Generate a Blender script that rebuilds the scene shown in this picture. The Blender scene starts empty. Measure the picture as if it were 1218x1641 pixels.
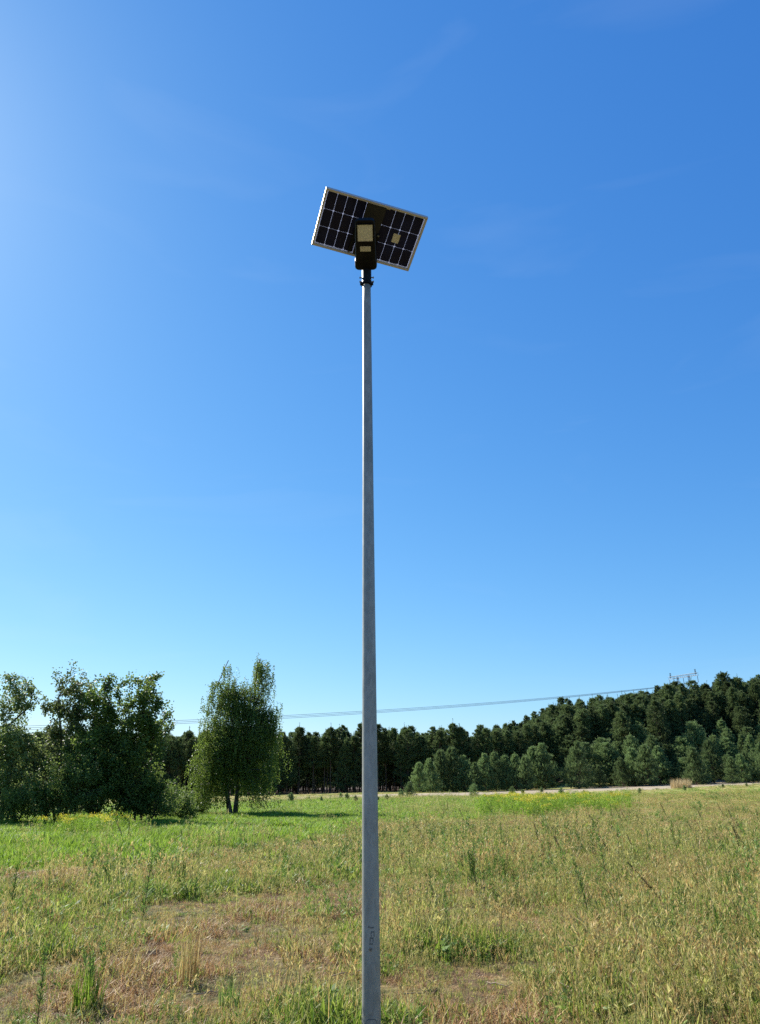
import bpy, math, random
import numpy as np
from mathutils import Matrix, Vector

random.seed(7)
RNG = np.random.default_rng(11)
SC = bpy.context.scene
COL = SC.collection
R = math.radians

# ------------------------------------------------------------------ camera
PW, PH, PF = 1218.0, 1641.0, 1185.0          # size and focal length of the photograph in its own pixels
PITCH, ROLL, EYE = R(20.15), R(0.7), 1.6
_cp, _sp = math.cos(PITCH), math.sin(PITCH)
FWD = np.array([0, _cp, _sp]); _up0 = np.array([0, -_sp, _cp]); _rt0 = np.array([1.0, 0, 0])
RT = _rt0 * math.cos(ROLL) - _up0 * math.sin(ROLL)
UP = _up0 * math.cos(ROLL) + _rt0 * math.sin(ROLL)
CAMPOS = np.array([0, 0, EYE])
cam_data = bpy.data.cameras.new('camera')
cam = bpy.data.objects.new('camera', cam_data); COL.objects.link(cam)
cam.matrix_world = Matrix(((RT[0], UP[0], -FWD[0], 0), (RT[1], UP[1], -FWD[1], 0),
                           (RT[2], UP[2], -FWD[2], EYE), (0, 0, 0, 1)))
cam_data.sensor_fit = 'VERTICAL'; cam_data.sensor_height = 24.0
cam_data.lens = PF / PH * 24.0
cam_data.clip_start = 0.05; cam_data.clip_end = 6000
SC.camera = cam

# ------------------------------------------------------------------ sky, sun, exposure
SUN_EL, SUN_AZ = R(40), R(-46)               # azimuth measured from the view direction (+Y), positive to the right
world = bpy.data.worlds.new('World'); SC.world = world; world.use_nodes = True
wn, wl = world.node_tree.nodes, world.node_tree.links
wn.clear()
w_out = wn.new('ShaderNodeOutputWorld'); w_bg = wn.new('ShaderNodeBackground')
w_sky = wn.new('ShaderNodeTexSky'); w_sky.sky_type = 'NISHITA'; w_sky.sun_disc = False
w_sky.sun_elevation = SUN_EL; w_sky.sun_rotation = SUN_AZ
w_sky.altitude = 100; w_sky.air_density = 1.0; w_sky.dust_density = 0.24; w_sky.ozone_density = 1.0
# the phone camera's colour rendering of clear sky, as one curve per channel for the whole dome
w_sep = wn.new('ShaderNodeSeparateColor'); w_com = wn.new('ShaderNodeCombineColor')
wl.new(w_sky.outputs[0], w_sep.inputs[0])
for k_, (pw_, mul_) in enumerate(((1.25, 0.40), (0.87, 1.12), (0.52, 2.92))):
    q1 = wn.new('ShaderNodeMath'); q1.operation = 'POWER'; q1.inputs[1].default_value = pw_
    q2 = wn.new('ShaderNodeMath'); q2.operation = 'MULTIPLY'; q2.inputs[1].default_value = mul_
    wl.new(w_sep.outputs[k_], q1.inputs[0]); wl.new(q1.outputs[0], q2.inputs[0]); wl.new(q2.outputs[0], w_com.inputs[k_])
# thin cirrus veils
w_tc = wn.new('ShaderNodeTexCoord'); w_map = wn.new('ShaderNodeMapping')
w_map.inputs['Scale'].default_value = (1.2, 1.2, 5.0); w_map.inputs['Rotation'].default_value = (0.12, 0.1, 0.5)
w_nz = wn.new('ShaderNodeTexNoise'); w_nz.inputs['Scale'].default_value = 2.6; w_nz.inputs['Detail'].default_value = 6
w_nz.inputs['Distortion'].default_value = 0.8
w_rmp = wn.new('ShaderNodeMapRange'); w_rmp.inputs['From Min'].default_value = 0.55; w_rmp.inputs['From Max'].default_value = 0.85
w_rmp.inputs['To Min'].default_value = 0.0; w_rmp.inputs['To Max'].default_value = 0.06
w_mix = wn.new('ShaderNodeMix'); w_mix.data_type = 'RGBA'
w_mix.inputs['B'].default_value = (6.5, 7.5, 8.6, 1)
wl.new(w_tc.outputs['Generated'], w_map.inputs['Vector']); wl.new(w_map.outputs[0], w_nz.inputs['Vector'])
wl.new(w_nz.outputs['Fac'], w_rmp.inputs['Value']); wl.new(w_rmp.outputs[0], w_mix.inputs['Factor'])
wl.new(w_com.outputs[0], w_mix.inputs['A']); wl.new(w_mix.outputs['Result'], w_bg.inputs['Color'])
w_bg.inputs['Strength'].default_value = 0.060
wl.new(w_bg.outputs[0], w_out.inputs[0])

sun_data = bpy.data.lights.new('sun', 'SUN'); sun_data.energy = 5.0; sun_data.angle = R(0.53)
sun_data.color = (1.0, 0.955, 0.88)
sun = bpy.data.objects.new('sun', sun_data); COL.objects.link(sun)
SUNDIR = Vector((math.sin(SUN_AZ) * math.cos(SUN_EL), math.cos(SUN_AZ) * math.cos(SUN_EL), math.sin(SUN_EL)))
sun.rotation_euler = SUNDIR.to_track_quat('Z', 'Y').to_euler()
sun.location = (-30, 30, 40)

SC.view_settings.view_transform = 'Standard'; SC.view_settings.look = 'None'
SC.view_settings.exposure = 1.1; SC.view_settings.gamma = 1.0; SC.view_settings.use_curve_mapping = False
SC.render.engine = 'CYCLES'
SC.cycles.max_bounces = 6; SC.cycles.transparent_max_bounces = 8; SC.cycles.use_denoising = False

# ------------------------------------------------------------------ pixel helpers
def ray(x, y):
    return FWD + RT * (x - PW / 2) / PF - UP * (y - PH / 2) / PF
def at_y(x, y, Y):
    r = ray(x, y); return CAMPOS + r * Y / r[1]
def gnd(x, y, z=0.0):
    r = ray(x, y); return CAMPOS + r * ((z - EYE) / r[2])

# ------------------------------------------------------------------ noise for layout
class VNoise:
    def __init__(s, seed): s.t = np.random.default_rng(seed).random((256, 256))
    def one(s, x, y):
        xi = np.floor(x).astype(int); yi = np.floor(y).astype(int); fx = x - xi; fy = y - yi
        fx = fx * fx * (3 - 2 * fx); fy = fy * fy * (3 - 2 * fy)
        t = s.t; a = t[xi & 255, yi & 255]; b = t[(xi + 1) & 255, yi & 255]
        c = t[xi & 255, (yi + 1) & 255]; d = t[(xi + 1) & 255, (yi + 1) & 255]
        return (a * (1 - fx) + b * fx) * (1 - fy) + (c * (1 - fx) + d * fx) * fy
    def __call__(s, x, y, scale=1.0, octv=3):
        v = 0; a = 1; tot = 0
        for k in range(octv):
            v = v + a * s.one(np.asarray(x, float) * scale * 2 ** k + 17.3 * k, np.asarray(y, float) * scale * 2 ** k + 9.1 * k)
            tot += a; a *= 0.5
        return v / tot
N1, N2, N3 = VNoise(1), VNoise(2), VNoise(3)
def sstep(a, b, x):
    t = np.clip((np.asarray(x, float) - a) / (b - a), 0, 1); return t * t * (3 - 2 * t)

def height(x, y):
    """terrain: flat meadow, a low dune rising behind the sand on the right"""
    x = np.asarray(x, float); y = np.asarray(y, float)
    hill = (sstep(35, 45, x) * 6.8 + sstep(45, 75, x) * 2.0) * sstep(150, 186, y) + sstep(60, 100, x) * sstep(150, 190, y) * 3.0
    hill = hill + sstep(12, 75, x) * sstep(55, 150, y) * 1.1 - sstep(5, -40, x) * sstep(45, 120, y) * 0.45
    near = sstep(110, 10, y)
    und = (N1(x, y, 0.35, 3) - 0.5) * 0.10 * near + (N2(x, y, 0.05, 2) - 0.5) * 0.35 * sstep(12, 40, y)
    r = np.hypot(x + 0.095, y - 5.6)
    return hill + und * sstep(0.3, 2.0, r)

# ------------------------------------------------------------------ material helpers
def mat_new(name):
    m = bpy.data.materials.new(name); m.use_nodes = True
    nt = m.node_tree; nt.nodes.clear()
    out = nt.nodes.new('ShaderNodeOutputMaterial')
    return m, nt, out
def principled(name, col, rough=0.6, metal=0.0, spec=0.5, bump=None, var=None):
    m, nt, out = mat_new(name)
    b = nt.nodes.new('ShaderNodeBsdfPrincipled'); nt.links.new(b.outputs[0], out.inputs[0])
    b.inputs['Base Color'].default_value = (*col, 1); b.inputs['Roughness'].default_value = rough
    b.inputs['Metallic'].default_value = metal; b.inputs['Specular IOR Level'].default_value = spec
    tc = nt.nodes.new('ShaderNodeTexCoord')
    if var:                                   # (scale, second colour)
        nz = nt.nodes.new('ShaderNodeTexNoise'); nz.inputs['Scale'].default_value = var[0]; nz.inputs['Detail'].default_value = 5
        nt.links.new(tc.outputs['Object'], nz.inputs['Vector'])
        mr = nt.nodes.new('ShaderNodeMapRange'); mr.inputs['From Min'].default_value = 0.38; mr.inputs['From Max'].default_value = 0.62
        nt.links.new(nz.outputs['Fac'], mr.inputs['Value'])
        mx = nt.nodes.new('ShaderNodeMix'); mx.data_type = 'RGBA'
        mx.inputs['A'].default_value = (*col, 1); mx.inputs['B'].default_value = (*var[1], 1)
        nt.links.new(mr.outputs[0], mx.inputs['Factor']); nt.links.new(mx.outputs['Result'], b.inputs['Base Color'])
    if bump:
        nz = nt.nodes.new('ShaderNodeTexNoise'); nz.inputs['Scale'].default_value = bump[0]; nz.inputs['Detail'].default_value = 6
        nt.links.new(tc.outputs['Object'], nz.inputs['Vector'])
        bp = nt.nodes.new('ShaderNodeBump'); bp.inputs['Strength'].default_value = bump[1]; bp.inputs['Distance'].default_value = bump[2]
        nt.links.new(nz.outputs['Fac'], bp.inputs['Height']); nt.links.new(bp.outputs[0], b.inputs['Normal'])
    return m
def foliage(name, cols, trans=0.35, rough=0.55, spec=0.25, obj_var=0.25):
    """leaf material: every leaf (mesh island) picks its own tone, every plant shifts a little"""
    m, nt, out = mat_new(name); N = nt.nodes.new; L = nt.links.new
    geo = N('ShaderNodeNewGeometry'); ramp = N('ShaderNodeValToRGB')
    L(geo.outputs['Random Per Island'], ramp.inputs[0])
    el = ramp.color_ramp.elements
    for i, c in enumerate(cols):
        p = i / max(1, len(cols) - 1)
        e = el[0] if i == 0 else (el[-1] if i == len(cols) - 1 else el.new(p))
        e.position = p; e.color = (*c, 1)
    oi = N('ShaderNodeObjectInfo'); mr = N('ShaderNodeMapRange')
    mr.inputs['To Min'].default_value = 1 - obj_var; mr.inputs['To Max'].default_value = 1 + obj_var
    L(oi.outputs['Random'], mr.inputs['Value'])
    hsv = N('ShaderNodeHueSaturation'); L(ramp.outputs[0], hsv.inputs['Color']); L(mr.outputs[0], hsv.inputs['Value'])
    b = N('ShaderNodeBsdfPrincipled'); L(hsv.outputs[0], b.inputs['Base Color'])
    b.inputs['Roughness'].default_value = rough; b.inputs['Specular IOR Level'].default_value = spec
    t = N('ShaderNodeBsdfTranslucent'); L(hsv.outputs[0], t.inputs['Color'])
    mx = N('ShaderNodeMixShader'); mx.inputs[0].default_value = trans
    L(b.outputs[0], mx.inputs[1]); L(t.outputs[0], mx.inputs[2]); L(mx.outputs[0], out.inputs[0])
    return m

M = {}
M['grass_green'] = foliage('grass_green', [(0.085, 0.15, 0.018), (0.16, 0.24, 0.03), (0.25, 0.32, 0.05), (0.36, 0.35, 0.10)], 0.5)
M['grass_lush'] = foliage('grass_lush', [(0.11, 0.20, 0.015), (0.18, 0.30, 0.028), (0.26, 0.38, 0.045), (0.30, 0.36, 0.07)], 0.5)
M['grass_dry'] = foliage('grass_dry', [(0.24, 0.15, 0.05), (0.45, 0.31, 0.11), (0.62, 0.50, 0.22), (0.34, 0.30, 0.08)], 0.4)
M['grass_mixed'] = foliage('grass_mixed', [(0.15, 0.19, 0.03), (0.38, 0.35, 0.10), (0.55, 0.48, 0.19), (0.24, 0.28, 0.05)], 0.42)
M['grass_rust'] = foliage('grass_rust', [(0.20, 0.095, 0.04), (0.38, 0.21, 0.09), (0.54, 0.35, 0.17), (0.28, 0.20, 0.07)], 0.3)
M['litter'] = foliage('litter', [(0.12, 0.07, 0.035), (0.30, 0.19, 0.09), (0.52, 0.40, 0.22)], 0.15)
M['broadleaf'] = foliage('broadleaf', [(0.08, 0.15, 0.025), (0.15, 0.25, 0.045), (0.27, 0.34, 0.10)], 0.4)
M['weed_green'] = foliage('weed_green', [(0.07, 0.13, 0.025), (0.13, 0.22, 0.04), (0.20, 0.29, 0.07)], 0.45)
M['weed_dark'] = foliage('weed_dark', [(0.07, 0.06, 0.03), (0.15, 0.12, 0.05), (0.12, 0.15, 0.04)], 0.3)
M['yellow_flower'] = foliage('yellow_flower', [(0.45, 0.40, 0.03), (0.60, 0.50, 0.05)], 0.4)
M['leaf_dark'] = foliage('leaf_dark', [(0.065, 0.115, 0.02), (0.13, 0.19, 0.036), (0.22, 0.28, 0.07)], 0.55, 0.5, 0.3)
M['leaf_grey'] = foliage('leaf_grey', [(0.080, 0.120, 0.032), (0.145, 0.19, 0.055), (0.24, 0.28, 0.11)], 0.5, 0.5, 0.3)
M['leaf_birch'] = foliage('leaf_birch', [(0.085, 0.140, 0.020), (0.155, 0.225, 0.036), (0.25, 0.32, 0.07)], 0.56, 0.45, 0.4)
M['leaf_shrub'] = foliage('leaf_shrub', [(0.07, 0.12, 0.025), (0.12, 0.18, 0.04), (0.20, 0.24, 0.07)], 0.45)
M['needle_dark'] = foliage('needle_dark', [(0.045, 0.078, 0.028), (0.090, 0.132, 0.046), (0.16, 0.20, 0.075)], 0.42, 0.6, 0.2, 0.35)
M['needle_young'] = foliage('needle_young', [(0.072, 0.125, 0.044), (0.135, 0.20, 0.070), (0.22, 0.285, 0.11)], 0.45, 0.6, 0.25, 0.35)
M['reed'] = foliage('reed', [(0.50, 0.37, 0.18), (0.66, 0.52, 0.29)], 0.4)
M['bark'] = principled('bark', (0.09, 0.07, 0.055), 0.9, 0, 0.2, (14, 0.6, 0.03), (6, (0.05, 0.04, 0.032)))
M['bark_pine'] = principled('bark_pine', (0.13, 0.075, 0.05), 0.9, 0, 0.2, (10, 0.6, 0.03), (1.2, (0.075, 0.06, 0.05)))
M['bark_birch'] = principled('bark_birch', (0.16, 0.14, 0.12), 0.85, 0, 0.2, (10, 0.5, 0.02), (2.5, (0.03, 0.027, 0.024)))
M['stem'] = principled('stem', (0.10, 0.11, 0.04), 0.8, 0, 0.2, None, (20, (0.13, 0.08, 0.04)))
M['stem_dark'] = principled('stem_dark', (0.06, 0.045, 0.03), 0.8, 0, 0.2, None, (20, (0.10, 0.08, 0.04)))
M['soil'] = principled('soil', (0.085, 0.058, 0.040), 0.95, 0, 0.1, (30, 0.9, 0.02), (12, (0.15, 0.11, 0.08)))
M['twig'] = principled('twig', (0.30, 0.25, 0.18), 0.85, 0, 0.2, None, (15, (0.18, 0.13, 0.09)))

# ------------------------------------------------------------------ mesh helpers
class MB:
    """collects vertices and faces; build() links them as one mesh object"""
    def __init__(s): s.v = []; s.f = []; s.n = 0
    def add(s, v, f):
        v = np.asarray(v, float).reshape(-1, 3); s.v.append(v)
        for q in f: s.f.append(tuple(int(i) + s.n for i in q))
        s.n += len(v)
    def box(s, c, size, rot=None):
        h = np.array(size) / 2.0
        v = np.array([[x, y, z] for x in (-1, 1) for y in (-1, 1) for z in (-1, 1)]) * h
        if rot is not None: v = v @ np.asarray(rot).T
        s.add(v + np.array(c), [(0, 1, 3, 2), (4, 6, 7, 5), (0, 4, 5, 1), (2, 3, 7, 6), (0, 2, 6, 4), (1, 5, 7, 3)])
    def tube(s, pts, rad, n=6, cap=True):
        pts = np.asarray(pts, float); rad = np.broadcast_to(np.asarray(rad, float), (len(pts),))
        tan = np.gradient(pts, axis=0) if len(pts) > 2 else np.repeat((pts[-1:] - pts[:1]), len(pts), 0)
        tan = tan / (np.linalg.norm(tan, axis=1, keepdims=True) + 1e-9)
        ref = np.array([0, 0, 1.0]) if abs(tan[0][2]) < 0.9 else np.array([1.0, 0, 0])
        vs = []
        a = np.arange(n) / n * 2 * math.pi
        for p, t, r in zip(pts, tan, rad):
            u = np.cross(t, ref); u /= np.linalg.norm(u) + 1e-9; w = np.cross(t, u)
            vs.append(p + r * (np.cos(a)[:, None] * u + np.sin(a)[:, None] * w))
        fs = []
        for k in range(len(pts) - 1):
            for i in range(n):
                j = (i + 1) % n
                fs.append((k * n + i, k * n + j, (k + 1) * n + j, (k + 1) * n + i))
        if cap:
            fs.append(tuple(range(n - 1, -1, -1))); fs.append(tuple((len(pts) - 1) * n + i for i in range(n)))
        s.add(np.concatenate(vs), fs)
    def prism(s, outline, z0, z1):
        """outline in XY, extruded along Z"""
        n = len(outline); o = np.asarray(outline, float)
        v = np.concatenate([np.c_[o, np.full(n, z0)], np.c_[o, np.full(n, z1)]])
        s.add(v, [tuple(range(n - 1, -1, -1)), tuple(range(n, 2 * n))] + [(i, (i + 1) % n, n + (i + 1) % n, n + i) for i in range(n)])
    def build(s, name, mat, parent=None, smooth=False):
        me = bpy.data.meshes.new(name)
        me.from_pydata(np.concatenate(s.v).tolist() if s.v else [], [], s.f)
        return link(name, me, mat, parent, smooth)
def link(name, me, mat, parent=None, smooth=False):
    me.materials.append(M[mat] if isinstance(mat, str) else mat)
    if smooth: me.polygons.foreach_set('use_smooth', [True] * len(me.polygons))
    o = bpy.data.objects.new(name, me); COL.objects.link(o)
    if parent is not None: o.parent = parent
    return o
def quads_mesh(name, V):
    """V: (n,4,3) array of loose quads -> mesh"""
    n = len(V); me = bpy.data.meshes.new(name)
    me.vertices.add(n * 4); me.vertices.foreach_set('co', np.ascontiguousarray(V, dtype=np.float32).ravel())
    me.loops.add(n * 4); me.loops.foreach_set('vertex_index', np.arange(n * 4, dtype=np.int32))
    me.polygons.add(n); me.polygons.foreach_set('loop_start', np.arange(0, n * 4, 4, dtype=np.int32))
    me.polygons.foreach_set('loop_total', np.full(n, 4, dtype=np.int32))
    me.update(); me.validate()
    return me
def unit(a): return a / (np.linalg.norm(a, axis=-1, keepdims=True) + 1e-9)
def leaves(c, d, L, W, rng, wide=0.45):
    """diamond leaf faces: base c, direction d, length L, width W"""
    n = len(c); d = unit(d); s = unit(np.cross(d, rng.normal(size=(n, 3))))
    L = np.broadcast_to(np.asarray(L, float), (n,))[:, None]; W = np.broadcast_to(np.asarray(W, float), (n,))[:, None]
    m = c + d * L * wide
    return np.stack([c, m + s * W / 2, c + d * L, m - s * W / 2], 1)
def empty(name, loc, rz=0.0, sc=1.0):
    o = bpy.data.objects.new(name, None); COL.objects.link(o)
    o.location = loc; o.rotation_euler = (0, 0, rz); o.scale = (sc, sc, sc) if not hasattr(sc, '__len__') else sc
    o.empty_display_size = 0.2
    return o
def tag(o, label=None, cat=None, group=None, kind=None):
    if label: o['label'] = label
    if cat: o['category'] = cat
    if group: o['group'] = group
    if kind: o['kind'] = kind
    return o
def copy_tree(o):
    c = o.copy(); COL.objects.link(c)
    for ch in list(o.children):
        k = ch.copy(); COL.objects.link(k); k.parent = c
        for g in list(ch.children):
            q = g.copy(); COL.objects.link(q); q.parent = k
    return c
class Kind:
    """a prototype thing: its first use is the thing itself, later uses are copies"""
    def __init__(s, root): s.root = root; s.used = False
    def put(s, loc, rz=0.0, sc=1.0, tilt=(0, 0), **tags):
        o = s.root if not s.used else copy_tree(s.root); s.used = True
        o.location = loc; o.rotation_euler = (tilt[0], tilt[1], rz)
        o.scale = (sc, sc, sc) if not hasattr(sc, '__len__') else sc
        for k in ('label', 'group', 'category'):
            if k in tags: o[k] = tags[k]
        return o

# ------------------------------------------------------------------ scattering of uncountable plants
def scatter(name, protos, pos, rot, scl, idx, label, cat):
    """protos: meshes with materials; one object with kind stuff that carries tens of thousands of instances"""
    coll = bpy.data.collections.new(name + '_pieces')
    for k, me in enumerate(protos):
        coll.objects.link(bpy.data.objects.new('%s_%02d' % (name, k), me))
    n = len(pos); me = bpy.data.meshes.new(name)
    me.vertices.add(n); me.vertices.foreach_set('co', np.asarray(pos, np.float32).ravel())
    a = me.attributes.new('rot', 'FLOAT_VECTOR', 'POINT'); a.data.foreach_set('vector', np.asarray(rot, np.float32).ravel())
    a = me.attributes.new('scl', 'FLOAT_VECTOR', 'POINT'); a.data.foreach_set('vector', np.asarray(scl, np.float32).ravel())
    a = me.attributes.new('idx', 'INT', 'POINT'); a.data.foreach_set('value', np.asarray(idx, np.int32))
    o = bpy.data.objects.new(name, me); COL.objects.link(o)
    ng = bpy.data.node_groups.new(name + '_scatter', 'GeometryNodeTree')
    ng.interface.new_socket('Geometry', in_out='INPUT', socket_type='NodeSocketGeometry')
    ng.interface.new_socket('Geometry', in_out='OUTPUT', socket_type='NodeSocketGeometry')
    N = ng.nodes.new; L = ng.links.new
    gi, go = N('NodeGroupInput'), N('NodeGroupOutput')
    ci = N('GeometryNodeCollectionInfo'); ci.inputs['Collection'].default_value = coll
    ci.inputs['Separate Children'].default_value = True; ci.inputs['Reset Children'].default_value = True
    ip = N('GeometryNodeInstanceOnPoints'); ip.inputs['Pick Instance'].default_value = True
    def attr(nm, ty):
        q = N('GeometryNodeInputNamedAttribute'); q.data_type = ty; q.inputs['Name'].default_value = nm
        return q.outputs['Attribute']
    L(gi.outputs[0], ip.inputs['Points']); L(ci.outputs[0], ip.inputs['Instance'])
    L(attr('idx', 'INT'), ip.inputs['Instance Index']); L(attr('rot', 'FLOAT_VECTOR'), ip.inputs['Rotation'])
    L(attr('scl', 'FLOAT_VECTOR'), ip.inputs['Scale']); L(ip.outputs[0], go.inputs[0])
    md = o.modifiers.new('scatter', 'NODES'); md.node_group = ng
    tag(o, label, cat, kind='stuff')
    return o

# ================================================================== GROUND
def seg(a, b, step): return np.arange(a, b, step)
gx = np.unique(np.concatenate([seg(-14, 14, 0.25), seg(-60, 60, 1.5), seg(-160, 160, 5), [-4000, -2000, -900, -500, -300, -220, 220, 300, 500, 900, 2000, 4000]]))
gy = np.unique(np.concatenate([seg(2, 22, 0.25), seg(22, 60, 1.0), seg(60, 210, 3), [-3000, -800, -200, -60, -20, -8, -3, 0, 230, 260, 300, 400, 600, 1000, 2000, 4000]]))
GX, GY = np.meshgrid(gx, gy, indexing='ij')
GZ = height(GX, GY)
nx, ny = GX.shape
ii = (np.arange(nx - 1)[:, None] * ny + np.arange(ny - 1)[None, :]).ravel()
gf = np.stack([ii, ii + ny, ii + ny + 1, ii + 1], 1)
gme = bpy.data.meshes.new('ground')
gme.from_pydata(np.stack([GX, GY, GZ], -1).reshape(-1, 3).tolist(), [], gf.tolist())
def lush_edge(x):
    """distance at which the bright green meadow strip begins"""
    return np.interp(x, [-30, -8, -5, -2, 0, 4, 9, 16, 30], [13, 16.5, 19, 25, 31, 36, 42, 56, 90])
def lushness(x, y):
    le = lush_edge(x) + (N2(x, y, 0.5, 3) - 0.5) * 6
    return sstep(-1.2, 1.0, y - le) * sstep(100, 70, y - np.maximum(x, 0) * 0.3)
_at = gme.attributes.new('lush', 'FLOAT', 'POINT'); _at.data.foreach_set('value', lushness(GX, GY).astype(np.float32).ravel())
def ground_material():
    m, nt, out = mat_new('ground'); N = nt.nodes.new; L = nt.links.new
    tc = N('ShaderNodeTexCoord'); P = tc.outputs['Object']
    def noise(scale, detail=5, dist=0.0):
        q = N('ShaderNodeTexNoise'); q.inputs['Scale'].default_value = scale; q.inputs['Detail'].default_value = detail
        q.inputs['Distortion'].default_value = dist; L(P, q.inputs['Vector']); return q.outputs['Fac']
    def rng(v, a, b, c=0.0, d=1.0):
        q = N('ShaderNodeMapRange'); q.inputs['From Min'].default_value = a; q.inputs['From Max'].default_value = b
        q.inputs['To Min'].default_value = c; q.inputs['To Max'].default_value = d; L(v, q.inputs['Value']); return q.outputs[0]
    def mix(f, A, B):
        q = N('ShaderNodeMix'); q.data_type = 'RGBA'
        for s, x in (('A', A), ('B', B)):
            if isinstance(x, tuple): q.inputs[s].default_value = (*x, 1)
            else: L(x, q.inputs[s])
        L(f, q.inputs['Factor']); return q.outputs['Result']
    def math_(op, a, b):
        q = N('ShaderNodeMath'); q.operation = op
        for i, x in enumerate((a, b)):
            if isinstance(x, (int, float)): q.inputs[i].default_value = x
            else: L(x, q.inputs[i])
        return q.outputs[0]
    sep = N('ShaderNodeSeparateXYZ'); L(P, sep.inputs[0]); X, Y = sep.outputs['X'], sep.outputs['Y']
    soil = mix(rng(noise(9, 8), 0.4, 0.62), (0.050, 0.030, 0.018), (0.125, 0.078, 0.045))
    straw = mix(rng(noise(30, 6), 0.4, 0.6), (0.13, 0.09, 0.04), (0.24, 0.18, 0.08))
    base = mix(rng(noise(2.2, 6), 0.42, 0.58), soil, straw)
    green = mix(rng(noise(14, 6), 0.4, 0.6), (0.05, 0.05, 0.018), (0.12, 0.11, 0.04))
    base = mix(rng(noise(0.55, 5, 0.6), 0.46, 0.60), base, green)
    # farther out the meadow closes up into continuous pale green and straw
    far = mix(rng(noise(0.16, 5), 0.42, 0.60), (0.22, 0.24, 0.065), (0.33, 0.29, 0.11))
    base = mix(rng(Y, 25, 60), base, far)
    la = N('ShaderNodeAttribute'); la.attribute_name = 'lush'
    lg = mix(rng(noise(0.6, 6), 0.4, 0.6), (0.12, 0.19, 0.03), (0.20, 0.25, 0.05))
    base = mix(la.outputs['Fac'], base, lg)
    # sandy track: a band that swings away to the right
    xs = math_('MAXIMUM', X, 0.0)
    yc = math_('ADD', 114.0, math_('MULTIPLY', xs, 0.50))
    dv = math_('ABSOLUTE', math_('SUBTRACT', Y, yc), 0.0)
    dv = math_('ADD', dv, math_('MULTIPLY', math_('SUBTRACT', noise(0.07, 7), 0.5), 46.0))
    sandf = rng(dv, 19, 13)
    sandf = math_('MULTIPLY', sandf, rng(X, -18, 2, 0.22, 1.0))
    sand = mix(rng(noise(0.5, 8), 0.4, 0.6), (0.26, 0.21, 0.145), (0.36, 0.30, 0.21))
    base = mix(sandf, base, sand)
    # needle litter under the forest
    wood = rng(math_('ADD', Y, math_('MULTIPLY', noise(0.1, 4), 10.0)), 168, 174)
    base = mix(wood, base, (0.07, 0.05, 0.035))
    b = N('ShaderNodeBsdfPrincipled'); L(base, b.inputs['Base Color']); b.inputs['Roughness'].default_value = 0.95
    b.inputs['Specular IOR Level'].default_value = 0.1
    bp = N('ShaderNodeBump'); bp.inputs['Strength'].default_value = 0.9; bp.inputs['Distance'].default_value = 0.05
    L(noise(12, 8), bp.inputs['Height']); L(bp.outputs[0], b.inputs['Normal']); L(b.outputs[0], out.inputs[0])
    return m
ground = link('ground', gme, ground_material(), smooth=True)
tag(ground, kind='structure')

def sand_amount(x, y):
    yc = 114 + np.maximum(x, 0) * 0.50
    return sstep(21, 15, np.abs(y - yc)) * np.clip(0.22 + 0.78 * (x + 18) / 20, 0.22, 1)
# ================================================================== GRASS
def blade_mesh(name, n, rad, h, w, lean, mat, seed, flat=0.0, curl=0.5):
    """tuft of n bent blades (each a tapered strip of two quads and a tip)"""
    rng = np.random.default_rng(seed)
    a = rng.random(n) * 2 * math.pi; r = rad * np.sqrt(rng.random(n))
    base = np.stack([r * np.cos(a), r * np.sin(a), np.zeros(n) - 0.01], 1)
    hh = rng.uniform(h[0], h[1], n); ww = rng.uniform(w[0], w[1], n)
    az = rng.random(n) * 2 * math.pi; ln = rng.uniform(lean[0], lean[1], n)
    d = np.stack([np.cos(az), np.sin(az), np.zeros(n)], 1); z = np.array([0, 0, 1.0])
    side = np.stack([-np.sin(az), np.cos(az), np.zeros(n)], 1)
    tw = rng.uniform(-0.8, 0.8, n)[:, None]; side = unit(side + d * tw)
    H = hh[:, None]; W = ww[:, None] / 2; LN = ln[:, None]
    up = (1 - flat)
    p0 = base
    p1 = base + z * H * 0.5 * up * np.cos(LN * 0.6) + d * H * 0.5 * np.sin(LN * 0.6) + z * flat * 0.02
    p2 = p1 + z * H * 0.5 * up * np.cos(LN * (1 + curl)) + d * H * 0.5 * np.sin(np.minimum(LN * (1 + curl), 1.7)) 
    V = np.stack([p0 - side * W, p0 + side * W, p1 + side * W * 0.85, p1 - side * W * 0.85, p2 + side * W * 0.12, p2 - side * W * 0.12], 1)
    f = []
    for k in range(n):
        q = k * 6; f += [(q, q + 1, q + 2, q + 3), (q + 3, q + 2, q + 4, q + 5)]
    me = bpy.data.meshes.new(name); me.from_pydata(V.reshape(-1, 3).tolist(), [], f); me.materials.append(M[mat])
    return me
def leafy_mesh(name, n, rad, h, L, W, mat, seed):
    rng = np.random.default_rng(seed)
    a = rng.random(n) * 6.283; r = rad * np.sqrt(rng.random(n))
    c = np.stack([r * np.cos(a), r * np.sin(a), rng.uniform(0.0, h, n)], 1)
    d = np.stack([np.cos(a), np.sin(a), rng.uniform(0.1, 1.0, n)], 1) + rng.normal(size=(n, 3)) * 0.3
    me = quads_mesh(name, leaves(c, d, rng.uniform(*L, n), rng.uniform(*W, n), rng)); me.materials.append(M[mat])
    return me
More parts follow.
